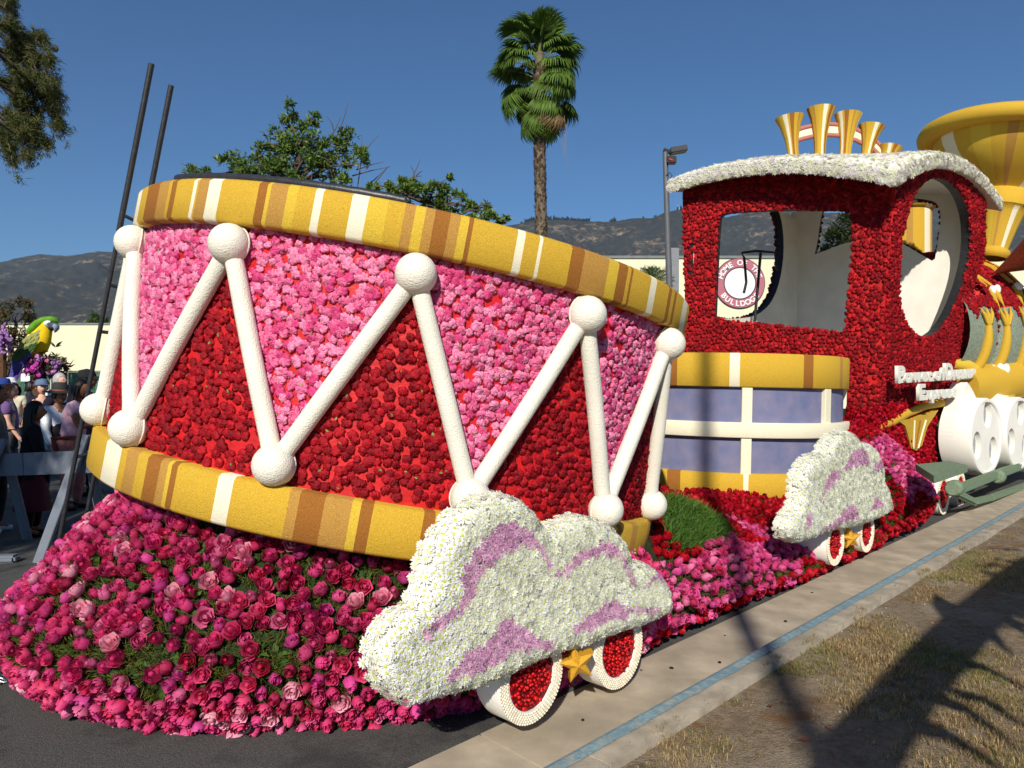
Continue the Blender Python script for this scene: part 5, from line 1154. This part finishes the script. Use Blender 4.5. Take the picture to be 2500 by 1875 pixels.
# drooping tree at the upper left, also the tree whose shade falls on the people
D7 = 9.0; r7 = random.Random(21); M_cone = mat("brown cone", L(92, 72, 56), .9, .2, 20)
t7 = thing("drooping_tree", "dark drooping needle leaved tree hanging into the sky beside the ladder", "tree", Vector((-9.0, 6, 0)))
b = MB(); tr7 = [Vector((-9, 6, 0)), Vector((-9, 6, 3)), Vector((-8.8, 5.9, 5.5)), Vector((-8.6, 5.8, 8))]; b.tube(tr7, [.4, .34, .25, .1], 12)
P, Nn, Sc = [], [], []; ends = []
for u, v, du, dv in ((10, 20, 20, 20), (30, 70, 60, 110), (40, 110, 50, 120), (60, 150, 70, 70), (80, 130, 70, 120), (30, 160, 70, 140), (20, 220, 70, 130), (50, 180, 90, 90), (70, 200, 85, 110), (0, 260, 70, 120), (20, 300, 70, 70), (40, 330, 75, 20), (90, 210, 60, 110), (0, 330, 30, 65), (10, 130, 40, 100), (0, 190, 50, 100), (60, 100, 75, 40), (20, 100, 40, 150), (0, 60, 50, 60), (10, 350, 20, 45), (0, 290, 60, 50), (50, 250, 40, 80)):
    a, c = px(u, v, D7+r7.uniform(-.6, .6)), px(u+du, v+dv, D7+r7.uniform(-.6, .6)); s0 = tr7[2].lerp(tr7[3], r7.random()); m = a.lerp(c, .5)+EZ*.22
    b.tube([s0, s0.lerp(a, .6)+EZ*.5, a, m, c], [.06, .03, .016, .010, .004], 6)
    for _ in range(34):
        f = r7.random()**.8; p = (a.lerp(m, f*2) if f < .5 else m.lerp(c, f*2-1)); q = p+Vector((r7.gauss(0, .05), r7.gauss(0, .07), -abs(r7.gauss(.07, .09))))
        b.tube([p, q], [.004, .002], 3)
        for _ in range(4): P.append(p.lerp(q, r7.random())+Vector((r7.gauss(0, .025), r7.gauss(0, .025), r7.gauss(0, .025)))); Nn.append((r7.gauss(0, .6), r7.gauss(0, .6), -.4+r7.gauss(0, .6))); Sc.append(r7.uniform(.05, .10))
for _ in range(260):                                  # the shading part of the crown, left of and behind the camera
    c = Vector((r7.uniform(-9.5, -5.35), r7.uniform(-2.6, 2.2), r7.uniform(4.2, 6.3)))
    if c.x > -6.0+.25*(c.y+1): continue
    for _ in range(34): P.append(c+Vector((r7.gauss(0, .3), r7.gauss(0, .3), r7.gauss(0, .2)))); Nn.append((r7.gauss(0, .6), r7.gauss(0, .6), 1)); Sc.append(r7.uniform(.12, .2))
for _ in range(14): c = Vector((r7.uniform(-8, -6), r7.uniform(-2.4, 2), r7.uniform(4.5, 6))); b.tube([tr7[2], tr7[2].lerp(c, .5)+EZ*.5, c], [.08, .05, .02], 6)
b.build("trunk", M_bark, t7, smooth=60)
nd = [blade_tuft([L(88, 102, 48), L(112, 118, 60), L(70, 82, 40), L(120, 106, 66)], 12, .9, .045) for _ in range(8)]
stuff_obj("crown", nd, P, Nn, Sc, LEAF, t7)
for u, v in ((98, 108), (135, 120), (30, 8)):
    bb_ = MB(); bb_.ball(px(u, v, D7), .035, 10, 0, (1, 1, 1.2)); bb_.build("cone", M_cone, t7)

# trees and pole behind the photographer: their shadows lie on the verge and the float
pole = thing("utility_pole", "tall wooden pole behind the viewer whose shadow crosses the kerb", "pole", Vector((1.40-4.0*math.tan(SUN_AZ)*1.0-14*math.tan(SUN_AZ), -14+0, 0)))
pb = Vector((1.39-(3.94+9.0)*math.tan(SUN_AZ), -9.0, .1)); pole.location = pb; WL[pole] = pb
M_wood = mat("weathered wood", L(104, 86, 68), .95, .2, 8, .4, 60)
b = MB(); b.tube([pb, pb+EZ*12.35], [.10, .06], 12); b.build("shaft", M_wood, pole)
sh = lambda x, y, z: Vector((x, y, .13))-LH*((z-.13)/math.tan(SUN_EL))+EZ*(z-.13)      # the point at height z whose shadow lies at x, y
def vp(u, v): q = px(u, v, 1); y = (CZ-.13)/((v-938)/F); return ((u-1250)/F*y, y)
tt_ = thing("verge_tree", "gnarled tree behind the viewer casting the dark shadow on the verge", "tree", Vector((-.6, -2.6, .12)))
b = MB(); limb = [(2050, 1990, 2.5), (2094, 1845, 2.55), (2210, 1690, 2.6), (2300, 1590, 2.65), (2400, 1490, 2.7), (2480, 1410, 2.75), (2600, 1330, 2.8)]
lp = [sh(*vp(u, v), z) for u, v, z in limb]; base = Vector((-.6, -2.6, .1))
b.tube([base, base+Vector((.2, .3, 1.5)), base.lerp(lp[0], .7)+EZ*.8]+lp, [.26, .2, .17, .14, .125, .115, .12, .12, .10, .07], 12)
for u0, v0, u1, v1, z, r0 in ((2215, 1745, 2120, 1702, 5.0, .05), (2290, 1640, 2235, 1590, 5.3, .07), (2360, 1540, 2285, 1448, 5.4, .10), (2460, 1435, 2420, 1410, 5.8, .05), (2330, 1620, 2500, 1685, 5.3, .05), (2260, 1700, 2480, 1830, 5.1, .05), (2200, 1770, 2440, 1880, 4.8, .06), (2430, 1500, 2520, 1560, 5.6, .06), (2400, 1530, 2470, 1600, 5.5, .05), (2340, 1700, 2500, 1780, 5.2, .04)):
    z = 2.65; a, c = sh(*vp(u0, v0), z), sh(*vp(u1, v1), z+.1); b.tube([a, a.lerp(c, .5)+Vector((.03, .03, .05)), c], [r0, r0*.75, .012], 8)
b.build("trunk", M_bark, tt_)
P, Nn = [], []
for _ in range(420):
    u, v = rnd.gauss(2505, 40), rnd.gauss(1440, 40)
    if v > 1540 or u < 2380+abs(v-1440)*.4: continue
    P.append(sh(*vp(u, v), 2.9)); Nn.append((rnd.gauss(0, 1), rnd.gauss(0, 1), 1))
stuff_obj("crown", [leaf_tuft(L(70, 90, 40), 6, .5) for _ in range(3)], P, Nn, [rnd.uniform(.05, .1) for _ in P], LEAF, tt_)

# ------------------------------------------------------------------ lamp post
DL = 20; lp_ = thing("lamp_post", "slim grey lamp post with boxy head beside the cab roof", "street lamp", Vector((px(1634, 0, DL).x, DL, 0)))
M_lamp = mat("grey lamp paint", L(92, 94, 96), .5, .1, 5, spec=.5); M_head = mat("dark bronze lamp head", L(58, 58, 60), .5, .15, 5)
b = MB(); b.tube([Vector((px(1636, 0, DL).x, DL, 0)), px(1634, 700, DL), px(1624, 372, DL)], [.11, .085, .07], 14); b.build("pole", M_lamp, lp_, smooth=50)
b = MB(); b.box(px(1656, 367, DL), .46, .3, .16, (Vector((.985, 0, .17)), Vector((0, 1, 0)), Vector((-.17, 0, .985))), bev=.02); b.tube([px(1620, 366, DL), px(1640, 373, DL)], .06, 8); b.build("lamp_head", M_head, lp_)
b = MB(); b.box(px(1639, 392, DL-.1), .25, .2, .2, bev=.02); hs_ = b.build("speaker", M_black, lp_)
b = MB(); q = px(1638, 390, DL-.215); b.box(q, .10, .02, .04, (Vector((.9, 0, -.4)), Vector((0, 1, 0)), Vector((.4, 0, .9)))); b.build("red_mark", mat("red plastic", L(190, 40, 40), .5), hs_)
b = MB(); b.tube([px(1626, 430, DL-.08), px(1634, 422, DL-.1), px(1641, 428, DL-.1), px(1636, 437, DL-.08)], .012, 6); b.build("cable", M_black, lp_)

# ------------------------------------------------------------------ parrot float in the distance
DP_ = 26; kk = DP_/F
M_par = [mat("parrot green", L(96, 150, 34), .8, .15, 6), mat("parrot yellow", L(236, 196, 16), .8, .08, 6), mat("parrot white", L(226, 228, 230), .7, .05, 6), mat("parrot dark", L(44, 50, 54), .6, .2, 6), mat("parrot grey beak", L(146, 158, 170), .5, .1, 6), mat("olive feathers", L(150, 154, 92), .8, .2, 8), mat("dark green feathers", L(62, 94, 48), .8, .25, 8), mat("purple feathers", L(94, 64, 140), .8, .2, 8), mat("blue purple feathers", L(72, 76, 142), .8, .2, 8), mat("tan belly", L(150, 126, 96), .8, .15, 8)]
pq = thing("parrot_figure", "giant green yellow and purple parrot figure perched on a distant float", "parrot figure", px(70, 938, DP_).xy.to_3d())
pz = lambda x, y, d=0.0: px(x/8.296, 750+y/8.296, DP_+d)      # from the enlarged parrot view
def blob(name, pts, m, par=pq, n=18, flat=.8):
    """body of revolution swept through centre points (x, y, half width in view px)"""
    b = MB(); rows = []
    for i, (x, y, r) in enumerate(pts):
        j0, j1 = max(0, i-1), min(len(pts)-1, i+1); dx, dy = pts[j1][0]-pts[j0][0], pts[j1][1]-pts[j0][1]; l = math.hypot(dx, dy); nx, ny = -dy/l, dx/l
        rows.append([pz(x+nx*r*math.cos(a), y+ny*r*math.cos(a))+Vector((0, flat*r/8.296*kk*math.sin(a), 0)) for a in np.linspace(0, 2*math.pi, n+1)[:-1]])
    b.grid(rows, 0, True); b.add(rows[0], [list(range(n))]); b.add(rows[-1], [list(range(n))]); return b.build(name, m, par, smooth=60)
blob("body", [(1010, 215, 10), (960, 290, 150), (900, 400, 165), (850, 520, 195), (800, 640, 230), (730, 780, 240), (650, 900, 190), (570, 1010, 110), (530, 1060, 40)], M_par[1])
blob("crown", [(1170, 320, 20), (1130, 262, 55), (1040, 245, 62), (930, 270, 80), (830, 340, 100), (740, 430, 105), (660, 520, 95), (600, 560, 40)], M_par[0], flat=1.9)
blob("belly", [(960, 500, 25), (965, 620, 30), (940, 740, 45), (880, 860, 45), (790, 980, 20)], M_par[9], flat=2.2)
blob("face", [(930, 290, 20), (1000, 330, 75), (1060, 360, 85), (1090, 420, 40)], M_par[2], flat=2.4)
blob("upper_beak", [(1110, 340, 20), (1135, 390, 50), (1145, 440, 40), (1125, 490, 22), (1105, 520, 4)], M_par[4], flat=1.9)
blob("lower_beak", [(990, 450, 20), (1040, 440, 45), (1090, 440, 40), (1110, 460, 10)], M_par[3], flat=2.1)
b = MB(); b.ball(pz(1045, 300, -.62), .035, 12, 0, (1.4, .5, 1)); b.build("eye", M_par[3], pq)
fv = {}
def feather(x, y, ang, ln, wd, m, d):
    key = m.name
    if key not in fv:
        V = np.array([(0, 0, 0), (.5, .3, .12), (.5, .75, .1), (0, 1.05, 0), (-.5, .75, .1), (-.5, .3, .12), (0, .5, .26)], float); me = np_mesh("feather", V, np.array([(0, 1, 6), (1, 2, 6), (2, 3, 6), (3, 4, 6), (4, 5, 6), (5, 0, 6)])); me.materials.append(m); fv[key] = me
    o = bpy.data.objects.new("feather", fv[key]); COL.objects.link(o); o.parent = pq; p = pz(x, y, d); o.location = p-WL[pq]
    dr = Vector((math.sin(ang), 0, -math.cos(ang))); sd = Vector((math.cos(ang), 0, math.sin(ang))); M3 = Matrix((sd*wd, dr*ln, Vector((0, -1, 0))*wd*.8)).transposed(); o.matrix_basis = Matrix.Translation(p-WL[pq]) @ M3.to_4x4()
k8 = kk/8.296
for row in range(11):
    f = row/10; y0 = 540+640*f; xc = 670-300*f; half = 150+60*math.sin(math.pi*min(1, f*1.3))-60*f
    for j in range(7):
        x = xc+(j-3)/3*half+rnd.gauss(0, 8); y = y0+(j-3)*-28+rnd.gauss(0, 10); m = M_par[5] if f < .25 else M_par[6] if f < .55 else (M_par[7] if j % 3 else M_par[8])
        feather(x, y, -.55+.12*f+rnd.gauss(0, .08), (110+130*f)*k8, (62+20*f)*k8, m, -.66+.35*f-.004*row)
blob("tail", [(480, 960, 130), (400, 1120, 125), (350, 1260, 95), (320, 1400, 60), (315, 1490, 30)], M_par[7], flat=.5)
blob("tail_fork", [(430, 1150, 60), (410, 1280, 42), (390, 1400, 22), (385, 1430, 8)], M_par[7], flat=.5)
# perch and orchids
M_perch = mat("perch bark", L(94, 66, 46), .95, .3, 5, .4, 20)
pr = thing("orchid_perch", "branching brown perch dressed with magenta orchids under the parrot", "float decoration", px(80, 938, DP_).xy.to_3d())
b = MB(); b.tube([Vector((px(98, 0, DP_).x, DP_, .0)), px(97, 920, DP_), px(92, 890, DP_), px(80, 874, DP_), px(60, 880, DP_)], [.3, .22, .16, .14, .1], 10); b.tube([px(97, 920, DP_), px(120, 895, DP_), px(140, 880, DP_)], [.16, .1, .05], 8); b.build("branch", M_perch, pr, smooth=60)
OR = [carnation(L(176, 30, 140), L(220, 90, 190), 6, .5), carnation(L(150, 60, 150), L(206, 160, 214), 6, .5), carnation(L(206, 60, 150), L(236, 150, 200), 6, .5), carnation(L(120, 70, 140), L(176, 140, 196), 6, .5)]
def orch(u, v, su, sv, n, kinds, size, par, nm, D):
    P = [px(rnd.gauss(u, su), rnd.gauss(v, sv), D+rnd.gauss(-.2, .3)) for _ in range(n)]; stuff_obj(nm, OR, P, [(rnd.gauss(0, .6), -1, rnd.gauss(.2, .6)) for _ in P], [rnd.uniform(.7, 1.2)*size for _ in P], PET, par, np.array([rnd.choice(kinds) for _ in P]))
orch(84, 898, 8, 8, 70, [0, 0, 2], .11, pr, "magenta_orchids", DP_); orch(100, 880, 12, 5, 40, [2, 1], .09, pr, "pink_orchids", DP_); orch(134, 905, 7, 12, 60, [1, 3], .09, pr, "lilac_orchids", DP_)
P = [px(rnd.gauss(115, 22), rnd.gauss(890, 12), DP_+rnd.gauss(0, .3)) for _ in range(160)]; stuff_obj("leaves", [leaf_tuft(L(58, 66, 36), 5, .22), leaf_tuft(L(90, 50, 40), 5, .25)], P, [(rnd.gauss(0, .6), rnd.gauss(0, .6), rnd.gauss(0, .8)) for _ in P], [rnd.uniform(.2, .42) for _ in P], LEAF, pr)
ob = thing("orchid_post", "post with lilac orchid clusters at the edge of the parrot float", "float decoration", px(2, 938, DP_-1).xy.to_3d())
b = MB(); b.tube([Vector((px(3, 0, DP_-1).x, DP_-1, 0)), px(6, 860, DP_-1), px(4, 830, DP_-1)], [.2, .12, .05], 8); b.build("post", M_perch, ob)
orch(8, 830, 9, 14, 110, [1, 3, 3], .10, ob, "lilac_orchids", DP_-1)
b = MB(); b.box(Vector((px(40, 0, DP_).x, DP_+1.0, .35)), 9, 3.5, .7, bev=.1); b.build("base", M_moss, pr)

# ------------------------------------------------------------------ barricade
M_bar = mat("grey barricade plastic", L(112, 118, 128), .6, .08, 4, .1, 30); DBr = 7.2
br = thing("barricade", "grey A frame crowd barricade at the left of the float", "barricade", px(110, 938, DBr).xy.to_3d())
pa, pb_ = px(-330, 1149, 7.45), px(300, 1124, 6.9); d = (pb_-pa).normalized(); nb = d.cross(EZ).normalized()
for f0, f1 in ((0, .635), (.6372, 1)):
    a, c = pa.lerp(pb_, f0), pa.lerp(pb_, f1); b = MB(); b.box((a+c)/2, (c-a).length, .03, .215, (d, nb, d.cross(nb)), bev=.004); b.build("board", M_bar, br)
for uu, in ((18,), (214,), (-240,)):
    f = (uu+330)/630; c = pa.lerp(pb_, f); top = c+EZ*(.25)-d*.0
    for sg_ in (-1, 1):
        e = c+nb*sg_*.42; e = Vector((e.x, e.y, 0))-d*.12; dd = (e-top).normalized(); b = MB(); sd = d; nn = dd.cross(sd).normalized(); sd = nn.cross(dd); b.box((top+e)/2, .10, .035, (e-top).length, (sd, nn, dd), bev=.004); b.build("leg", M_bar, br)
qb = px(10, 1340, 6.6); b = MB(); b.box(Vector((qb.x-.1, qb.y, .035)), .42, .12, .07, (Vector((.99, .1, 0)), Vector((-.1, .99, 0)), EZ), bev=.02); b.build("foot", M_bar, br)

# ------------------------------------------------------------------ people
def skin_mesh(name, verts, edges, radii, m, par, lvl=1, root=0):
    me = bpy.data.meshes.new(name); me.from_pydata([tuple(v) for v in verts], edges, []); o = bpy.data.objects.new("tmp", me); COL.objects.link(o)
    o.modifiers.new("k", 'SKIN').use_smooth_shade = True; sd = me.skin_vertices[0].data
    for i, r in enumerate(radii): sd[i].radius = r if hasattr(r, '__len__') else (r, r); sd[i].use_root = (i == root)
    s_ = o.modifiers.new("s", 'SUBSURF'); s_.levels = s_.render_levels = lvl
    dg = bpy.context.evaluated_depsgraph_get(); out = bpy.data.meshes.new_from_object(o.evaluated_get(dg)); bpy.data.objects.remove(o); out.name = name
    vs = np.array([v.co[:] for v in out.vertices]); c = Vector((vs.min(0)+vs.max(0))/2); out.transform(Matrix.Translation(-c)); out.materials.clear(); out.materials.append(m)
    return link(name, out, c, par)
MC = {}
def cm(c, rough=.85):
    if c not in MC: MC[c] = mat("cloth %d" % len(MC), L(*c), rough, .15, 12, .15, 60)
    return MC[c]
def person(label, u, D, h, yaw, skin, shirt, trouser, shoe, hair, hairlen='short', hat=None, sleeve='short', arms=((-.13, .02, .63, -.12, .10, .50), (.13, .02, .63, .12, .10, .50)), vest=None, skirt=None, step=.03, bend=0.0, build=1.0, headturn=0.0, zoff=0.0):
    x = (u-1250)/F*D; base = Vector((x, D, zoff)); cy, sy = math.cos(yaw), math.sin(yaw)
    def W(p):
        X, Y, Z = p; Y += max(0, Z-.52)*bend; return base+Vector((X*cy-Y*sy, X*sy+Y*cy, Z))*h if True else None
    W = lambda p: base+Vector((p[0]*cy-(p[1]+max(0, p[2]-.52)*bend)*sy, p[0]*sy+(p[1]+max(0, p[2]-.52)*bend)*cy, p[2]))*h
    t_ = thing("person", label, "person", base); B = build
    al, ar = arms
    J = dict(pel=(0, 0, .53), wai=(0, 0, .61), che=(0, .005, .73), nek=(0, 0, .825), hd0=(0, .008, .87), shl=(-.10*B, 0, .80), shr=(.10*B, 0, .80), ell=al[:3], wrl=al[3:], elr=ar[:3], wrr=ar[3:], hil=(-.052, 0, .50), hir=(.052, 0, .50), knl=(-.058, .01+step, .28), knr=(.058, .01-step, .28), anl=(-.06, -.015+step, .05), anr=(.06, -.015-step, .05), tol=(-.065, .07+step, .018), tor=(.065, .07-step, .018))
    def hand(w_, e): w_, e = Vector(w_), Vector(e); return tuple(w_+(w_-e).normalized()*.05)
    J['hal'] = hand(J['wrl'], J['ell']); J['har'] = hand(J['wrr'], J['elr'])
    E = [('pel', 'wai'), ('wai', 'che'), ('che', 'nek'), ('nek', 'hd0'), ('che', 'shl'), ('che', 'shr'), ('shl', 'ell'), ('ell', 'wrl'), ('wrl', 'hal'), ('shr', 'elr'), ('elr', 'wrr'), ('wrr', 'har'), ('pel', 'hil'), ('pel', 'hir'), ('hil', 'knl'), ('knl', 'anl'), ('anl', 'tol'), ('hir', 'knr'), ('knr', 'anr'), ('anr', 'tor')]
    R_ = dict(pel=.082*B, wai=.072*B, che=.08*B, nek=.034, hd0=.034, shl=.04, shr=.04, ell=.027, elr=.027, wrl=.018, wrr=.018, hal=.02, har=.02, hil=.06*B, hir=.06*B, knl=.037, knr=.037, anl=.026, anr=.026, tol=.022, tor=.022)
    def part(name, keys, m, grow=1.0, add=0.0, par=t_, lvl=1):
        ed = [(a, c) for a, c in E if a in keys and c in keys]; ks = [k for k in keys]
        return skin_mesh(name, [W(J[k]) for k in ks], [(ks.index(a), ks.index(c)) for a, c in ed], [(R_[k]*grow+add)*h for k in ks], m, par, lvl)
    sk = cm(skin, .6); body = part("body", list(R_), sk, 1.0, 0, t_)
    b = MB(); hc = Vector((0, .018, .925)); ct, st_ = math.cos(headturn), math.sin(headturn)
    def Hd(p): X, Y, Z = p; return W((hc.x+X*ct-Y*st_, hc.y+X*st_+Y*ct, hc.z+Z))
    n, m_ = 16, 12; rows = []
    for i in range(m_+1):
        tt = math.pi*i/m_; row = []
        for k in range(n):
            a = 2*math.pi*k/n; xx, yy, zz_ = .050*math.sin(tt)*math.cos(a), .060*math.sin(tt)*math.sin(a), .072*math.cos(tt)
            if zz_ < -.02: xx *= 1-.25*(-zz_-.02)/.05
            if yy > .05 and abs(xx) < .012 and -.03 < zz_ < .012: yy += .014
            row.append(Hd((xx, yy, zz_)))
        rows.append(row)
    b.grid(rows, 0, True); 
    for sx in (-1, 1): b.ball(Hd((.051*sx, -.003, -.005)), .013*h, 8, 0, (.5, .8, 1.2))
    head = b.build("head", sk, body, smooth=70)
    b = MB()
    for sx in (-1, 1): b.ball(Hd((.02*sx, .054, .006)), .006*h, 8)
    b.box(Hd((0, .055, -.036)), .022*h, .008*h, .005*h, (Vector((cy, sy, 0)), Vector((-sy, cy, 0)), EZ)); b.build("features", cm((50, 32, 30)), body)
    # fingers
    for q, e in (('wrl', 'ell'), ('wrr', 'elr')):
        d_ = (Vector(J[q])-Vector(J[e])).normalized(); sd = d_.cross(Vector((0, 0, 1))); sd = sd.normalized() if sd.length > .1 else Vector((0, 1, 0)); b = MB()
        for k in range(5):
            s0 = Vector(J[q])+d_*(.045 if k else .02)+sd*(-.014+.008*k if k else -.018); s1 = s0+d_*(.04 if k else .03)+(sd*-.012 if not k else Vector())+Vector((0, 0, -.012)); b.tube([W(s0), W(s0.lerp(s1, .5)+Vector((0, 0, .004))), W(s1)], [.0055*h, .005*h, .004*h], 5)
        b.build("fingers", sk, body)
    tk = ['pel', 'wai', 'che', 'shl', 'shr'] ; up_ = {'short': .55, 'long': 1.0, 'none': 0}[sleeve]
    if sleeve == 'long': tk += ['ell', 'elr', 'wrl', 'wrr']; part("shirt", tk, cm(shirt), 1.12, .008)
    else:
        J['sl2'] = tuple(Vector(J['shl']).lerp(Vector(J['ell']), .6)); J['sr2'] = tuple(Vector(J['shr']).lerp(Vector(J['elr']), .6)); R_['sl2'] = R_['sr2'] = .036; E.extend([('shl', 'sl2'), ('shr', 'sr2')]); part("shirt", tk+['sl2', 'sr2'], cm(shirt), 1.12, .008)
    if vest: part("vest", ['pel', 'wai', 'che'], cm(vest), 1.2, .018)
    part("trousers", ['pel', 'hil', 'hir', 'knl', 'knr', 'anl', 'anr'], cm(trouser), 1.1, .009)
    for a, c in (('anl', 'tol'), ('anr', 'tor')):
        A, C = Vector(J[a]), Vector(J[c]); b = MB(); b.tube([W(A+Vector((0, -.02, -.022))), W(A.lerp(C, .4)+Vector((0, 0, -.012))), W(C+Vector((0, .01, 0)))], [.026*h, .027*h, .016*h], 8); b.build("shoe", cm(shoe), t_, smooth=60)
    if skirt:
        c_, z0, z1, r0, r1 = skirt; b = MB(); b.grid([[W((r*math.cos(a)*(1+.06*math.sin(5*a)), r*.75*math.sin(a), z)) for a in np.linspace(0, 6.283, 25)[:-1]] for z, r in ((z1, r1*.7), (z1-.03, r1), ((z0+z1)/2, (r0+r1)/2), (z0, r0), (z0+.005, r0*.9))], 0, True); b.build("skirt", cm(c_), t_, smooth=70)
    hm = cm(hair, .5); b = MB(); rows = []
    for i in range(8):
        tt = math.pi*.62*i/7; row = []
        for k in range(18):
            a = 2*math.pi*k/18; f = math.sin(a); t2 = min(tt, math.pi*.33) if f > .35 else tt
            row.append(Hd((.058*math.sin(t2)*math.cos(a), .066*math.sin(t2)*math.sin(a)-.006, .080*math.cos(t2)+.002)))
        rows.append(row)
    b.grid(rows, 0, True)
    if hairlen in ('long', 'mid'):
        zb = .66 if hairlen == 'long' else .83; z_ = zb-hc.z; rows = []
        for i in range(9):
            f = i/8; zz_ = .03+(z_-.03)*f; wd = .060+.018*math.sin(math.pi*f*.8)-.03*f**3; row = []
            for k in range(13):
                a = math.pi*(1.0+k/12); row.append(Hd((wd*math.cos(a)*1.05, (.062+.012*f)*math.sin(a)-.008*f-.012+.003*math.sin(k*2.1), zz_)))
            rows.append(row)
        b.grid(rows); b.grid([[p+Vector((-sy, cy, 0))*.02*h for p in r] for r in rows])
    b.build("hair", hm, t_, smooth=70)
    if hat:
        kind_, c_ = hat; b = MB(); up = (Hd((0, 0, .1))-Hd((0, 0, 0))).normalized(); c0 = Hd((0, -.004, .03)); hh_ = h
        if kind_ == 'brim': b.lathe(c0, up, [(.128*hh_, -.004*hh_), (.13*hh_, .004*hh_), (.066*hh_, .012*hh_), (.062*hh_, .065*hh_), (.045*hh_, .085*hh_), (.001, .08*hh_)], 24)
        else:
            b.lathe(c0, up, [(.066*hh_, -.005*hh_), (.068*hh_, .02*hh_), (.055*hh_, .055*hh_), (.001, .068*hh_)], 20); p = Hd((0, .085, .032)); b.box(p, .085*hh_, .07*hh_, .008*hh_, (Vector((math.cos(yaw+headturn), math.sin(yaw+headturn), 0)), Vector((-math.sin(yaw+headturn), math.cos(yaw+headturn), 0)), EZ), bev=.003)
        b.build("hat", cm(c_), t_, smooth=40)
        if kind_ == 'brim': b = MB(); b.lathe(c0, up, [(.067*hh_, .013*hh_), (.0675*hh_, .024*hh_), (.066*hh_, .025*hh_)], 24); b.build("hat_band", cm((150, 90, 60)), t_)
    return t_
R90 = math.pi/2; TAN, LIGHT, BRN = (176, 120, 88), (222, 172, 148), (150, 98, 68)
person("girl in black with very long dark hair and maroon skirt behind the barricade", 80, 7.75, 1.42, -.9, BRN, (16, 15, 17), (12, 12, 13), (40, 30, 30), (14, 12, 12), 'long', sleeve='long', skirt=((74, 16, 32), .20, .52, .17, .10), arms=((-.14, -.01, .63, -.14, .02, .49), (.13, .03, .62, .05, .12, .60)), headturn=-.3)
person("woman in pink top looking down, long dark hair, beside the ladder", 176, 9.4, 1.66, -1.25, BRN, (232, 182, 200), (180, 110, 100), (40, 40, 44), (20, 15, 15), 'long', arms=((-.12, .05, .64, -.03, .17, .66), (.13, .06, .64, .05, .18, .66)), headturn=-.2, bend=.10, build=1.1)
person("person in dark brimmed hat, black vest over white shirt and blue jeans", 137, 10.0, 1.56, -1.9, TAN, (230, 232, 236), (70, 104, 138), (210, 206, 196), (40, 30, 28), 'short', hat=('brim', (52, 52, 54)), sleeve='long', vest=(26, 26, 28), step=.06, bend=.06)
person("man in black cap and navy jacket standing behind the pink topped woman", 207, 10.6, 1.78, -1.4, BRN, (30, 30, 48), (26, 28, 36), (30, 30, 30), (20, 18, 18), 'short', hat=('cap', (34, 34, 36)), sleeve='long')
person("blonde child in bright pink red top facing the float", 86, 10.3, 1.36, -1.2, LIGHT, (206, 30, 70), (60, 50, 90), (200, 190, 180), (206, 172, 112), 'mid', sleeve='long')
person("woman with short auburn hair and glasses in purple tee shirt", 18, 11.4, 1.60, -1.1, LIGHT, (110, 82, 134), (90, 90, 96), (180, 180, 180), (168, 92, 52), 'short', build=1.15)
person("grey haired man in white top and charcoal jacket near the fence", 143, 13.5, 1.80, -1.7, LIGHT, (226, 226, 226), (50, 50, 56), (40, 40, 40), (176, 172, 168), 'short', sleeve='long', vest=(60, 60, 62), build=1.15)
person("person in faded blue cap and dark jacket among the crowd", 102, 13.0, 1.66, -2.4, LIGHT, (34, 30, 46), (60, 66, 90), (40, 40, 40), (60, 44, 34), 'short', hat=('cap', (98, 118, 150)), sleeve='long')
person("dark haired person in black coat walking in front of the green fence", 72, 20.0, 1.68, -1.0, TAN, (44, 40, 48), (50, 50, 58), (30, 30, 30), (34, 26, 24), 'mid', sleeve='long')
person("person in white cap at the far edge of the crowd", 24, 16.5, 1.72, -1.8, LIGHT, (60, 80, 130), (60, 66, 80), (60, 60, 60), (50, 40, 34), 'short', hat=('cap', (226, 226, 230)))
person("dark haired person in cream top with back turned", 36, 15.5, 1.62, -2.8, TAN, (206, 196, 170), (70, 70, 80), (60, 60, 60), (26, 20, 20), 'mid')
person("person in royal blue cap and patterned grey shirt by the parrot float", 5, 13.2, 1.68, -1.5, LIGHT, (88, 100, 120), (60, 60, 66), (50, 50, 50), (44, 36, 32), 'short', hat=('cap', (44, 66, 140)))
person("person in dark grey hooded coat standing close to the barricade's left leg", -18, 7.9, 1.60, -1.0, BRN, (84, 88, 96), (30, 30, 34), (216, 216, 214), (30, 24, 22), 'short', sleeve='long', build=1.1)

# ------------------------------------------------------------------ air
hz_ = MB(); hz_.box((0, 2400, 320), 9000, 5200, 700)
M_haze = new_mat("haze"); t = M_haze.node_tree; t.nodes.remove(t.nodes["Principled BSDF"]); pv = N_(M_haze, "ShaderNodeVolumePrincipled"); pv.inputs['Color'].default_value = (.66, .80, 1.0, 1); pv.inputs['Density'].default_value = HAZE; pv.inputs['Anisotropy'].default_value = .2
t.links.new(pv.outputs[0], t.nodes["Material Output"].inputs['Volume'])
if HAZE > 0: kind(hz_.build("haze", M_haze), 'stuff')
